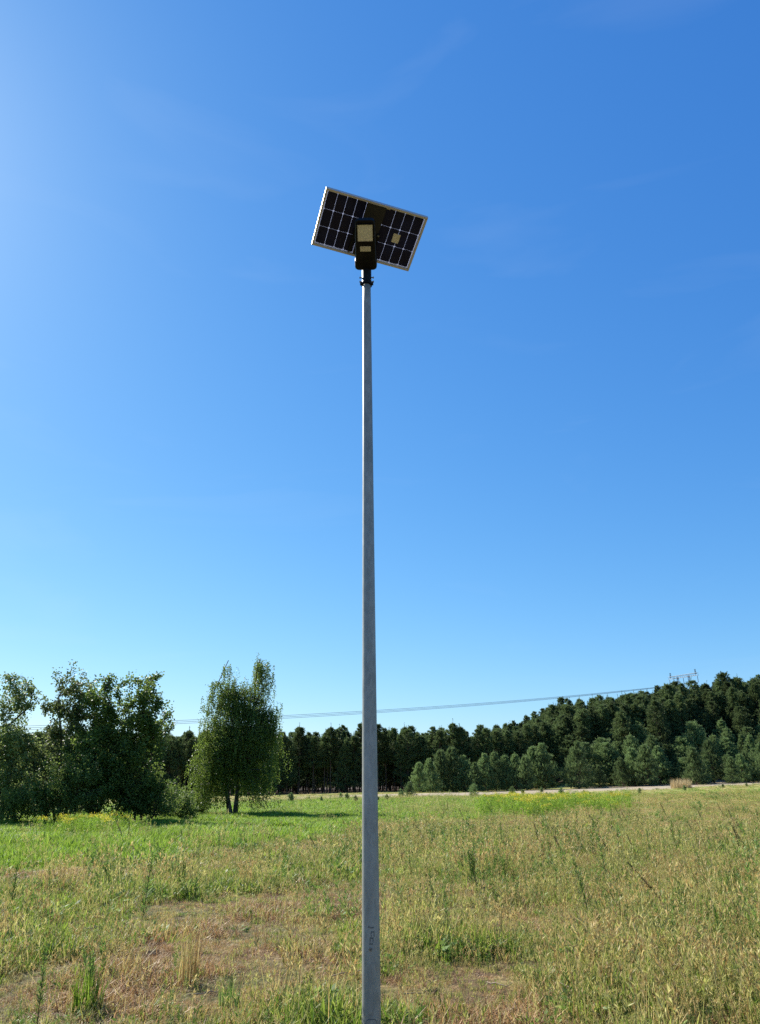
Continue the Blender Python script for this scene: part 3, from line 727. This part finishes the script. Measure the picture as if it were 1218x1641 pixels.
scatter('goldenrod_patch', me1, P, np.stack([np.zeros(n), np.zeros(n), rng.random(n) * 6.28], 1), np.stack([s, s, s], 1), I,
        'yellow-flecked goldenrod in front of the broadleaf group', 'goldenrod')

# ================================================================== WEEDS IN THE FIELD
def weed(name, h, n_leaf, leafL, leafW, spread, mat, stemmat, seed, stems=1, plume=False):
    rg = np.random.default_rng(seed); root = empty(name, (0, 0, -50))
    sb = MB(); Q = []
    for k in range(stems):
        b = np.array([rg.normal() * .03 * (stems > 1), rg.normal() * .03 * (stems > 1), -.02]); lean = rg.normal(0, .07 + .07 * (stems > 1), 2); hh = h * rg.uniform(.75, 1.0) if k else h
        t = np.linspace(0, 1, 6)[:, None]
        p = b + np.concatenate([lean[0] * hh * t ** 1.6, lean[1] * hh * t ** 1.6, hh * t], 1)
        sb.tube(p, np.linspace(.006, .002, 6), 5, cap=False)
        s = rg.random(n_leaf) ** (.6 if plume else .9) * .97 + .03
        c = np.stack([np.interp(s, t[:, 0], p[:, i]) for i in range(3)], 1)
        a = rg.random(n_leaf) * 6.283
        d = np.stack([np.cos(a) * spread, np.sin(a) * spread, np.full(n_leaf, .75)], 1) + rg.normal(0, .2, (n_leaf, 3))
        taper = (1.05 - .75 * s) if not plume else (.4 + .6 * np.sin(s * 3.0))
        Q.append(leaves(c, d, leafL * taper * rg.uniform(.7, 1.2, n_leaf), leafW * rg.uniform(.7, 1.2, n_leaf), rg, .4))
    sb.build('stem', stemmat, root, True)
    link('leaves' if not plume else 'plume', quads_mesh('foliage', np.concatenate(Q)), mat, root)
    return Kind(tag(root, 'weed', 'weed'))
W_GREEN = [weed('horseweed', .62, 150, .11, .009, .7, 'weed_green', 'stem', 500 + k) for k in range(3)]
W_DARK = [weed('seeded_weed', .55, 110, .055, .008, .5, 'weed_dark', 'stem_dark', 510 + k, 1, True) for k in range(2)]
W_BUSH = [weed('bushy_weed', .55, 100, .10, .009, .75, 'weed_green', 'stem', 520 + k, 5) for k in range(2)]
LG1, LG2, LG3 = 'tall green weed stalks in the meadow', 'dark seeded weed stalks in the meadow', 'bushy weeds in the meadow'
def plant(K, px, py, hpx, base_h, lean, label, group):
    g = gnd(px, py); sc = hpx * .00080 * g[1] / base_h if False else hpx / PF * (g[1] * _cp - EYE * _sp) / base_h
    K.put(zpos(g), random.random() * 0.6 - .3, sc, (random.uniform(-.06, .06), lean), label=label, group=group)
GL = 'upright feathery green weed stalk rising above the dry grass'
DL = 'dark brown seeded weed stalk leaning over in the dry grass'
BL = 'bushy many-stemmed green weed standing in the dry grass'
for px, py, h in ((228, 1475, 100), (1078, 1560, 105), (945, 1470, 90), (60, 1640, 110), (15, 1470, 80), (78, 1450, 55), (975, 1420, 80), (432, 1415, 50), (506, 1370, 40),
                  (695, 1480, 80), (720, 1500, 70), (1000, 1370, 45), (395, 1370, 35), (350, 1380, 40), (885, 1400, 50), (735, 1370, 40), (655, 1350, 35), (1130, 1430, 60), (1170, 1440, 55), (930, 1350, 35), (1090, 1370, 40), (790, 1440, 50)):
    plant(W_GREEN[random.randrange(3)], px, py, h, .62, random.uniform(-.18, .1), GL, LG1)
for px, py, h, ln in ((1060, 1440, 70, -.75), (1085, 1475, 80, -.6), (845, 1390, 45, -.6), (1205, 1370, 55, -.5), (1190, 1375, 50, -.2), (880, 1400, 45, .1), (905, 1330, 30, -.5), (1010, 1325, 30, -.4), (960, 1330, 30, -.5),
                      (255, 1420, 45, -.6), (100, 1440, 40, -.5), (620, 1400, 45, .8), (720, 1470, 60, -.5), (1130, 1325, 28, -.3), (1070, 1310, 26, -.4), (1160, 1305, 24, -.4), (745, 1320, 24, -.3), (805, 1345, 30, -.5)):
    plant(W_DARK[random.randrange(2)], px, py, h, .55, ln, DL, LG2)
for px, py, h in ((1100, 1480, 65), (295, 1420, 45), (140, 1610, 85), (370, 1605, 42), (590, 1440, 30), (760, 1425, 70), (1185, 1500, 60), (640, 1480, 35)):
    plant(W_BUSH[random.randrange(2)], px, py, h, .55, random.uniform(-.1, .1), BL, LG3)
rg = np.random.default_rng(91)
for k in range(75):                                    # thinner scatter farther out, mostly right of the lamp
    px = rg.uniform(620, 1218) if rg.random() < .8 else rg.uniform(60, 560); py = rg.uniform(1288, 1400)
    g = gnd(px, py); h = rg.uniform(.40, .75)
    if rg.random() < .45: W_DARK[rg.integers(2)].put(zpos(g), rg.uniform(-.4, .4), h / .55, (0, rg.uniform(-.6, .1)), label=DL, group=LG2)
    else: W_GREEN[rg.integers(3)].put(zpos(g), rg.uniform(0, 6), h / .62, (rg.uniform(-.1, .1), rg.uniform(-.15, .1)), label=GL, group=LG1)
g = gnd(300, 1575)
clump('dry_grass_clump', 90, .09, (.25, .48), (.004, .007), (0.02, 0.22), 'grass_dry', 601, zpos(g), 'tall tan tuft of dry grass on the bare brown patch', 'grass tuft')
for px, py, s, sd, lab in ((140, 1615, 1.0, 602, 'bright green grass clump beside the bare brown patch'), (368, 1612, .7, 603, 'small dark green grass tuft on the bare brown patch')):
    clump('green_grass_clump', 130, .12, (.15, .34), (.005, .009), (0.05, 0.5), 'grass_lush' if sd == 602 else 'weed_green', sd, zpos(gnd(px, py)), lab, 'grass tuft', None, s)

# earth clods and fallen twigs
def clod(seed):
    rg = np.random.default_rng(seed); mb = MB(); n = 8; vs = []
    for j in range(5):
        el = -math.pi / 2 + math.pi * (j + .5) / 5
        for i in range(n):
            a = i / n * 6.283; r = 1 + rg.normal() * .18
            vs.append((math.cos(el) * math.cos(a) * r, math.cos(el) * math.sin(a) * r * .8, math.sin(el) * r * .6))
    f = [(j * n + i, j * n + (i + 1) % n, (j + 1) * n + (i + 1) % n, (j + 1) * n + i) for j in range(4) for i in range(n)] + [tuple(range(n - 1, -1, -1)), tuple(4 * n + i for i in range(n))]
    mb.add(vs, f); return mb
CL = [clod(700 + k) for k in range(3)]; CM = []
for k, mb in enumerate(CL):
    me = bpy.data.meshes.new('earth_clod'); me.from_pydata(np.concatenate(mb.v).tolist(), [], mb.f); me.materials.append(M['soil']); CM.append(me)
for px, py, n in ((190, 1510, 9), (165, 1520, 5), (335, 1488, 6), (30, 1540, 4), (225, 1535, 4), (470, 1462, 4), (700, 1590, 3), (240, 1560, 3)):
    for k in range(n):
        g = gnd(px + rg.normal() * 12, py + rg.normal() * 5)
        o = bpy.data.objects.new('earth_clod', CM[rg.integers(3)]); COL.objects.link(o)
        s = rg.uniform(.018, .05); o.location = (g[0], g[1], float(height(g[0], g[1])) + s * .15); o.scale = (s * 1.3, s, s); o.rotation_euler = (rg.normal() * .3, rg.normal() * .3, rg.random() * 6)
        tag(o, 'dark clod of turned earth on the bare brown patch', 'clod', 'clods of turned earth')
for k, (px, py, l, a) in enumerate(((905, 1592, .28, 2.1), (450, 1600, .25, .3), (800, 1588, .3, -.9), (560, 1575, .3, .1), (1010, 1600, .22, -.6), (670, 1605, .26, .05), (330, 1600, .3, .4), (150, 1500, .2, .6))):
    g = gnd(px, py); mb = MB(); q = np.linspace(-.5, .5, 6)[:, None] * l * np.array([[math.cos(a), math.sin(a), 0.10]]) + rg.normal(0, .008, (6, 3))
    mb.tube(q + [0, 0, .07], np.linspace(.006, .003, 6), 5)
    o = mb.build('fallen_twig', 'twig', None, True); o.location = zpos(g)
    tag(o, 'pale dry twig lying on the grass', 'twig', 'twigs lying in the grass')

# ================================================================== POWER LINE
M['steel_far'] = principled('steel_far', (0.30, 0.31, 0.32), 0.5, 0.6, 0.5, None, (0.8, (0.22, 0.23, 0.24)))
M['cable'] = principled('cable', (0.10, 0.10, 0.11), 0.5, 0.5, 0.5, None, (3, (0.07, 0.07, 0.08)))
M['insulator'] = principled('insulator', (0.10, 0.07, 0.05), 0.3, 0, 0.5, None, (3, (0.14, 0.10, 0.08)))
LINE = np.array([-15, -8.2, 0]) / math.hypot(15, 8.2); BAR = np.array([8.2, -15, 0]) / math.hypot(8.2, 15)
def lattice(mb, a, b, w, n, r):
    """square lattice beam from a to b"""
    a = np.asarray(a, float); b = np.asarray(b, float); t = (b - a) / np.linalg.norm(b - a)
    u_ = np.cross(t, [0, 0, 1.0]) if abs(t[2]) < .9 else np.cross(t, BAR); u_ /= np.linalg.norm(u_); v_ = np.cross(t, u_)
    cs = [(u_ * i + v_ * j) * w / 2 for i, j in ((1, 1), (1, -1), (-1, -1), (-1, 1))]
    for c in cs: mb.tube([a + c, b + c], r, 4)
    for k in range(n):
        p, q = a + (b - a) * k / n, a + (b - a) * (k + 1) / n
        for i in range(4):
            mb.tube([p + cs[i], q + cs[(i + 1) % 4]], r * .6, 3)
def pylon(base, label):
    zb = float(height(base[0], base[1])); H = 33.0 - zb if base[0] > 0 else 27.0
    root = empty('power_pylon', (base[0], base[1], zb))
    for sgn in (-1, 1):
        mb = MB(); top = BAR * 2.2 * sgn + [0, 0, H]
        for k in (-1, 1): lattice(mb, BAR * (2.2 * sgn + k * 1.2), top + BAR * k * .15, .26, 18, .032)
        mb.build('leg', 'steel_far', root)
        mb = MB(); lattice(mb, BAR * 5.0 * sgn + [0, 0, H], BAR * 4.9 * sgn + [0, 0, H + 1.6], .25, 3, .04); mb.build('peak', 'steel_far', root)
    mb = MB(); lattice(mb, BAR * -5.8 + [0, 0, H], BAR * 5.8 + [0, 0, H], .7, 14, .045); mb.build('crossarm', 'steel_far', root)
    for o_ in (-5.5, 0, 5.5):
        mb = MB(); p = BAR * o_ + [0, 0, H - .6]
        mb.tube([p, p - [0, 0, 2.0]], .08, 6)
        mb.build('insulator', 'insulator', root)
    tag(root, label, 'pylon', 'pylons of the power line'); return np.array([base[0], base[1], zb]), H
PB = at_y(1097, 1100, 243)
A_, HH = pylon((float(PB[0]), 243.0), 'steel lattice portal pylon rising behind the dune pines')
SPAN = 560.0; B_ = A_ + LINE * SPAN; B_[2] = 0
pylon((float(B_[0]), float(B_[1])), 'steel lattice portal pylon far beyond the broadleaf trees')
for k, (o_, z0, sag) in enumerate(((-5.5, HH - 2.6, 14.8), (0, HH - 2.6, 14.8), (5.5, HH - 2.6, 14.8))):
    t = np.linspace(0, 1, 110)[:, None]
    p = (A_ + BAR * o_) * (1 - t) + (B_ + BAR * o_) * t + np.concatenate([t * 0, t * 0, z0 - sag * 4 * t * (1 - t)], 1)
    mb = MB(); mb.tube(p, .036, 4)
    o = mb.build('power_cable', 'cable', None, True)
    tag(o, 'thin dark conductor cable strung from the portal pylon' if k < 3 else 'very thin earth wire strung from the pylon peaks', 'cable', 'power line conductors' if k < 3 else 'power line earth wires')

# ================================================================== THE SOLAR STREET LAMP
def zinc():
    m, nt, out = mat_new('galvanised'); N = nt.nodes.new; L = nt.links.new
    tc = N('ShaderNodeTexCoord'); mp = N('ShaderNodeMapping'); mp.inputs['Scale'].default_value = (1, 1, .35); L(tc.outputs['Object'], mp.inputs[0])
    v = N('ShaderNodeTexVoronoi'); v.inputs['Scale'].default_value = 60; L(mp.outputs[0], v.inputs['Vector'])
    n1 = N('ShaderNodeTexNoise'); n1.inputs['Scale'].default_value = 9; n1.inputs['Detail'].default_value = 8; L(mp.outputs[0], n1.inputs['Vector'])
    mx = N('ShaderNodeMath'); mx.operation = 'MULTIPLY_ADD'; L(v.outputs['Color'], mx.inputs[0]); mx.inputs[1].default_value = .35; L(n1.outputs['Fac'], mx.inputs[2])
    r = N('ShaderNodeValToRGB'); L(mx.outputs[0], r.inputs[0])
    r.color_ramp.elements[0].position = .35; r.color_ramp.elements[0].color = (.21, .212, .19, 1)
    r.color_ramp.elements[1].position = .95; r.color_ramp.elements[1].color = (.36, .36, .325, 1)
    b = N('ShaderNodeBsdfPrincipled'); L(r.outputs[0], b.inputs['Base Color']); b.inputs['Metallic'].default_value = .35
    mr = N('ShaderNodeMapRange'); mr.inputs['To Min'].default_value = .42; mr.inputs['To Max'].default_value = .62; L(n1.outputs['Fac'], mr.inputs['Value']); L(mr.outputs[0], b.inputs['Roughness'])
    bp_ = N('ShaderNodeBump'); bp_.inputs['Strength'].default_value = .15; bp_.inputs['Distance'].default_value = .002; L(n1.outputs['Fac'], bp_.inputs['Height']); L(bp_.outputs[0], b.inputs['Normal'])
    L(b.outputs[0], out.inputs[0]); return m
M['zinc'] = zinc()
M['black_cast'] = principled('black_cast', (.005, .005, .006), .45, 0, .16, (80, .15, .002), (12, (.008, .008, .009)))
M['mount_grey'] = principled('mount_grey', (.030, .030, .030), .5, 0, .3, None, (10, (.026, .026, .025)))
M['alu'] = principled('alu', (.50, .50, .50), .45, .25, .5, None, (6, (.55, .53, .48)))
M['cell'] = principled('cell', (.014, .018, .060), .3, 0, .12, None, (5, (.014, .014, .036)))
M['lens'] = principled('lens', (.66, .68, .66), .35, 0, .5, (140, .5, .002), (40, (.58, .60, .57)))
M['sensor'] = principled('sensor', (.55, .54, .46), .4, 0, .5, (120, .4, .002), (30, (.48, .46, .40)))
M['sticker'] = principled('sticker', (.70, .67, .55), .6, 0, .3, None, (40, (.60, .55, .40)))
M['mark'] = principled('mark', (.13, .135, .125), .7, 0, .2, None, (60, (.09, .095, .09)))
M['bolt'] = principled('bolt', (.25, .25, .25), .35, .8, .5, None, (30, (.18, .18, .18)))
M['concrete'] = principled('concrete', (.30, .29, .27), .9, 0, .2, (30, .4, .01), (8, (.24, .23, .21)))
def sheet():
    m, nt, out = mat_new('backsheet'); N = nt.nodes.new; L = nt.links.new
    d = N('ShaderNodeBsdfDiffuse'); d.inputs[0].default_value = (.6, .62, .68, 1); t = N('ShaderNodeBsdfTranslucent'); t.inputs[0].default_value = (.55, .58, .68, 1)
    nz = N('ShaderNodeTexNoise'); nz.inputs['Scale'].default_value = 20
    mr = N('ShaderNodeMapRange'); mr.inputs['To Min'].default_value = .4; mr.inputs['To Max'].default_value = .6; L(nz.outputs['Fac'], mr.inputs['Value'])
    mx = N('ShaderNodeMixShader'); L(mr.outputs[0], mx.inputs[0]); L(d.outputs[0], mx.inputs[1]); L(t.outputs[0], mx.inputs[2]); L(mx.outputs[0], out.inputs[0]); return m
M['backsheet'] = sheet()
LX, LY = -0.0955, 5.6
lamp = empty('solar_street_lamp', (LX, LY, 0))
tag(lamp, 'tall galvanised pole carrying a solar panel and a black lamp head', 'street lamp')
mb = MB(); zz = np.linspace(-.3, 5.92, 24)
def prad(z): return .0621 - (.0621 - .0362) * z / 5.86
mb.tube(np.stack([zz * 0, zz * 0, zz], 1), [prad(z) for z in zz], 40); pole = mb.build('pole', 'zinc', lamp, True)
def on_pole(ang, z, off=0.0):
    """point on the pole's skin; ang 0 faces the camera, positive to the right"""
    r = prad(z) + off; return np.array([math.sin(ang) * r, -math.cos(ang) * r, z])
def skin_patch(mb, a0, a1, z0, z1, off, rnd=0.0, na=10):
    """curved plate lying on the pole"""
    A = np.linspace(a0, a1, na); top, bot = [], []
    for a in A:
        e = min(abs(a - a0), abs(a1 - a)) / max(1e-6, (a1 - a0)); cut = rnd * max(0, 1 - e / .25) ** 2
        top.append((a, z1 - cut)); bot.append((a, z0 + cut))
    v = []
    for o_ in (off, off - .006):
        for a, z in top: v.append(on_pole(a, z, o_))
        for a, z in bot: v.append(on_pole(a, z, o_))
    n = na; f = []
    for i in range(n - 1): f += [(i, n + i, n + i + 1, i + 1), (2 * n + i, 2 * n + i + 1, 3 * n + i + 1, 3 * n + i), (i, i + 1, 2 * n + i + 1, 2 * n + i), (n + i, 3 * n + i, 3 * n + i + 1, n + i + 1)]
    f += [(0, 2 * n, 3 * n, n), (n - 1, 2 * n - 1, 4 * n - 1, 3 * n - 1)]
    mb.add(v, f)
mb = MB(); skin_patch(mb, -.62, .66, -.25, .185, .0016, .03); mb.build('hatch_door', 'zinc', lamp)
mb = MB(); skin_patch(mb, -.66, .70, -.25, .189, .0005, .03); mb.build('hatch_seal', 'mark', lamp)
# earthing bolt and the worn black marking above it
mb = MB(); c = on_pole(-.02, .578); mb.tube([c + [0, .003, 0], c + [0, -.006, 0]], .0105, 12); bo = mb.build('earth_bolt', 'bolt', lamp)
mb = MB(); mb.tube([c + [0, -.0055, 0], c + [0, -.0085, 0]], .006, 6); mb.build('bolt_head', 'mark', bo)
mb = MB()
for (a0, a1, z0, z1) in ((-.25, -.13, .703, .716), (-.06, .36, .700, .708), (.02, .42, .676, .682), (.02, .10, .650, .676), (.34, .42, .650, .676), (-.10, .30, .640, .647), (-.10, -.02, .616, .640), (.22, .30, .616, .640), (-.16, .26, .606, .613)):
    skin_patch(mb, a0, a1, z0, z1, .0007, 0, 4)
mb.build('stencil_mark', 'mark', lamp)
mb = MB(); mb.box((0, 0, .012 - .05), (.32, .32, .02)); mb.build('base_plate', 'zinc', lamp)
# sleeve clamped over the pole top
mb = MB(); mb.tube([(0, 0, 5.845), (0, 0, 5.872), (0, 0, 5.876), (0, 0, 6.05)], [.046, .046, .043, .043], 28); sl = mb.build('sleeve', 'black_cast', lamp, False)
mb = MB(); mb.tube([(0, 0, 5.849), (0, 0, 5.867)], .049, 28); mb.build('collar_ring', 'black_cast', sl)
for z in (5.89, 5.935):
    for s in (-1, 1):
        mb = MB(); mb.tube([(s * .038, 0, z), (s * .066, 0, z)], .0055, 8); mb.tube([(s * .058, 0, z), (s * .064, 0, z)], .010, 6); mb.build('clamp_bolt', 'bolt', sl)
for s in (-1, 1):
    mb = MB(); mb.tube([(s * .045, -.012, 5.857), (s * .060, -.012, 5.857)], .014, 10); mb.build('clamp_lug', 'black_cast', sl)
# lamp head: tilted housing reaching towards the road; local y points from the tip to the pole
TILT = R(15); ct, st = math.cos(TILT), math.sin(TILT)
HB = np.array([-.005, -.03, 6.005])                       # pole end of the head, lower face
EX = np.array([1.0, .0, 0]); EY = np.array([0, -ct, st]); EZ = np.array([0, st, ct])
def head_pt(x, l, z): return HB + EX * x + EY * l + EZ * z
def head_loft(mb, prof, inset=0.0):
    """prof: list of (l, halfwidth, zlow, zhigh); rounded section lofted along the head"""
    n = 20; vs = []
    for l, w, z0, z1 in prof:
        for i in range(n):
            a = i / n * 2 * math.pi; c, s = math.cos(a), math.sin(a); e = .38
            x = math.copysign(abs(c) ** e, c) * w; z = (z0 + z1) / 2 + math.copysign(abs(s) ** e, s) * (z1 - z0) / 2
            vs.append(head_pt(x, l, z))
    f = [(k * n + i, k * n + (i + 1) % n, (k + 1) * n + (i + 1) % n, (k + 1) * n + i) for k in range(len(prof) - 1) for i in range(n)]
    f += [tuple(range(n - 1, -1, -1)), tuple((len(prof) - 1) * n + i for i in range(n))]
    mb.add(vs, f)
mb = MB(); head_loft(mb, [(-.015, .060, .010, .05), (-.012, .084, .004, .06), (.0, .097, .0, .066), (.02, .101, -.002, .07), (.075, .101, -.002, .075), (.085, .094, .0, .075), (.20, .093, .0, .075), (.35, .090, .0, .070), (.455, .086, .0, .058), (.48, .080, .003, .052), (.492, .062, .008, .045)])
head = mb.build('lamp_head', 'black_cast', lamp, False)
def head_box(name, x0, x1, l0, l1, z0, z1, mat, parent, taper=1.0):
    m_ = MB(); v = [head_pt(x * (taper if l == l1 else 1), l, z) for x in (x0, x1) for l in (l0, l1) for z in (z0, z1)]
    m_.add(v, [(0, 1, 3, 2), (4, 6, 7, 5), (0, 4, 5, 1), (2, 3, 7, 6), (0, 2, 6, 4), (1, 5, 7, 3)]); return m_.build(name, mat, parent)
for s in (-1, 1): head_box('bezel', s * .070 - .004, s * .070 + .004, .285, .462, -.008, .004, 'black_cast', head)
for l in (.285, .458): head_box('bezel', -.066, .066, l, l + .008, -.008, .004, 'black_cast', head)
ln_ = head_box('led_lens', -.0655, .0655, .2935, .4575, -.004, .006, 'lens', head)
head_box('sensor_window', -.047, .047, .190, .240, -.004, .006, 'sensor', head)
mb = MB()
for k in range(5): v = [head_pt(-.05 + k * .025 + dx, l, z) for dx in (-.003, .003) for l in (.02, .30) for z in (.06, .092)]; mb.add(v, [(0, 1, 3, 2), (4, 6, 7, 5), (0, 4, 5, 1), (2, 3, 7, 6), (0, 2, 6, 4), (1, 5, 7, 3)])
mb.build('cooling_fins', 'black_cast', head)
# solar panel: rectangle fitted to its four corners in the photograph, standing above the head
corners = [ray(*q) for q in ((523.8, 303.6), (688.6, 346.1), (653.7, 431.0), (497.0, 393.3))]
A4 = np.stack([corners[0], -corners[1], corners[2], -corners[3]], 1); dd = np.linalg.svd(A4)[2][-1]; dd = dd / dd.mean()
c0 = sum(corners[k] * dd[k] for k in range(4)) / 4; kk = 5.42 / c0[1]
Q4 = [CAMPOS + corners[k] * dd[k] * kk for k in range(4)]
PU = (Q4[1] - Q4[0] + Q4[2] - Q4[3]) / 2; PV = (Q4[3] - Q4[0] + Q4[2] - Q4[1]) / 2; PC = sum(Q4) / 4
UL, VL = np.linalg.norm(PU), np.linalg.norm(PV); PU = PU / UL; PV = PV / VL
b1 = unit(PU + PV); b2 = unit(PU - PV); PU, PV = unit(b1 + b2), unit(b1 - b2)
PN = np.cross(PV, PU); PN = PN if PN[2] > 0 else -PN       # upper, sunny side
panel = bpy.data.meshes.new('panel_glass')
ORG = np.array([LX, LY, 0])
def pp(u_, v_, w_): return PC - ORG + PU * u_ + PV * v_ + PN * w_
def panel_poly(mb, uv, w0, w1):
    n = len(uv); v = [pp(a, b, w0) for a, b in uv] + [pp(a, b, w1) for a, b in uv]
    mb.add(v, [tuple(range(n)), tuple(range(2 * n - 1, n - 1, -1))] + [(i, n + i, n + (i + 1) % n, (i + 1) % n) for i in range(n)])
def rect(u0, u1, v0, v1): return [(u0, v0), (u1, v0), (u1, v1), (u0, v1)]
hu, hv, fw = UL / 2, VL / 2, .019
mb = MB(); panel_poly(mb, rect(-hu + .004, hu - .004, -hv + .004, hv - .004), .0125, .0165); pan = mb.build('solar_panel', 'backsheet', lamp)
for uv in (rect(-hu, hu, -hv, -hv + fw), rect(-hu, hu, hv - fw, hv)):
    mb = MB(); panel_poly(mb, uv, -.012, .02); mb.build('frame_rail', 'alu', pan)
for uv in (rect(-hu, -hu + fw, -hv + fw + .0005, hv - fw - .0005), rect(hu - fw, hu, -hv + fw + .0005, hv - fw - .0005)):
    mb = MB(); panel_poly(mb, uv, -.012, .02); mb.build('frame_rail', 'alu', pan)
nc, nr = 10, 3; iu, iv = 2 * (hu - fw - .006) / nc, 2 * (hv - fw - .006) / nr
ch = .008
for i in range(nc):
    for j in range(nr):
        u0 = -hu + fw + .006 + i * iu + .0015; u1 = u0 + iu - .0030; v0 = -hv + fw + .006 + j * iv + .0015; v1 = v0 + iv - .0030
        mb = MB(); panel_poly(mb, [(u0 + ch, v0), (u1 - ch, v0), (u1, v0 + ch), (u1, v1 - ch), (u1 - ch, v1), (u0 + ch, v1), (u0, v1 - ch), (u0, v0 + ch)], .0085, .0120)
        mb.build('solar_cell', 'cell', pan)
# wide mounting plate under the panel, the bracket arm that carries it, rating sticker
mb = MB(); panel_poly(mb, rect(-hu + fw + .006 + 4 * iu + .003, -hu + fw + .006 + 6 * iu, -hv + fw + .001, hv - fw - .001), -.004, .0075); plate = mb.build('mounting_plate', 'mount_grey', lamp)
mb = MB(); panel_poly(mb, rect(.225, .29, -.040, .045), .0045, .0080); mb.build('rating_sticker', 'sticker', pan)
mb = MB(); panel_poly(mb, rect(.06, .125, -hv + fw + .004, -hv + fw + .016), .0045, .0080); mb.build('maker_strip', 'sticker', pan)
mid = pp(-.02, .08, -.004); low = head_pt(0, .10, .07)
for s in (-1, 1):
    mb = MB(); a = np.array([s * .05, 0, 0]); mb.tube([low + a, (low + mid) / 2 + a, mid + a], .012, 10); mb.build('bracket_arm', 'black_cast', lamp, True)
for (u_, v0, v1) in ((-.125, -.03, .24), (.09, .0, .24)):
    mb = MB(); panel_poly(mb, rect(u_ - .012, u_ + .012, v0, v1), -.022, -.0045); br = mb.build('bracket_rail', 'black_cast', lamp)
    for v_ in (v0 + .008, v1 - .008):
        mb = MB(); c = pp(u_, v_, -.022); mb.tube([c, c - PN * .012], .009, 8); mb.build('rail_bolt', 'bolt', br)
mb = MB(); a = pp(-.11, .1, -.012); b = pp(.09, .1, -.012); mb.tube([a, (a + b) / 2, b], .010, 8); mb.build('cross_bar', 'black_cast', lamp, True)
mb = MB(); a = pp(.0, .13, -.006); b = head_pt(.02, .03, .07); mb.tube([a, a * .6 + b * .4 + [.03, .03, -.06], a * .3 + b * .7 + [.04, .05, -.03], b], .004, 6); mb.build('cable', 'black_cast', lamp, True)
print('panel', UL, VL, PN, PC)
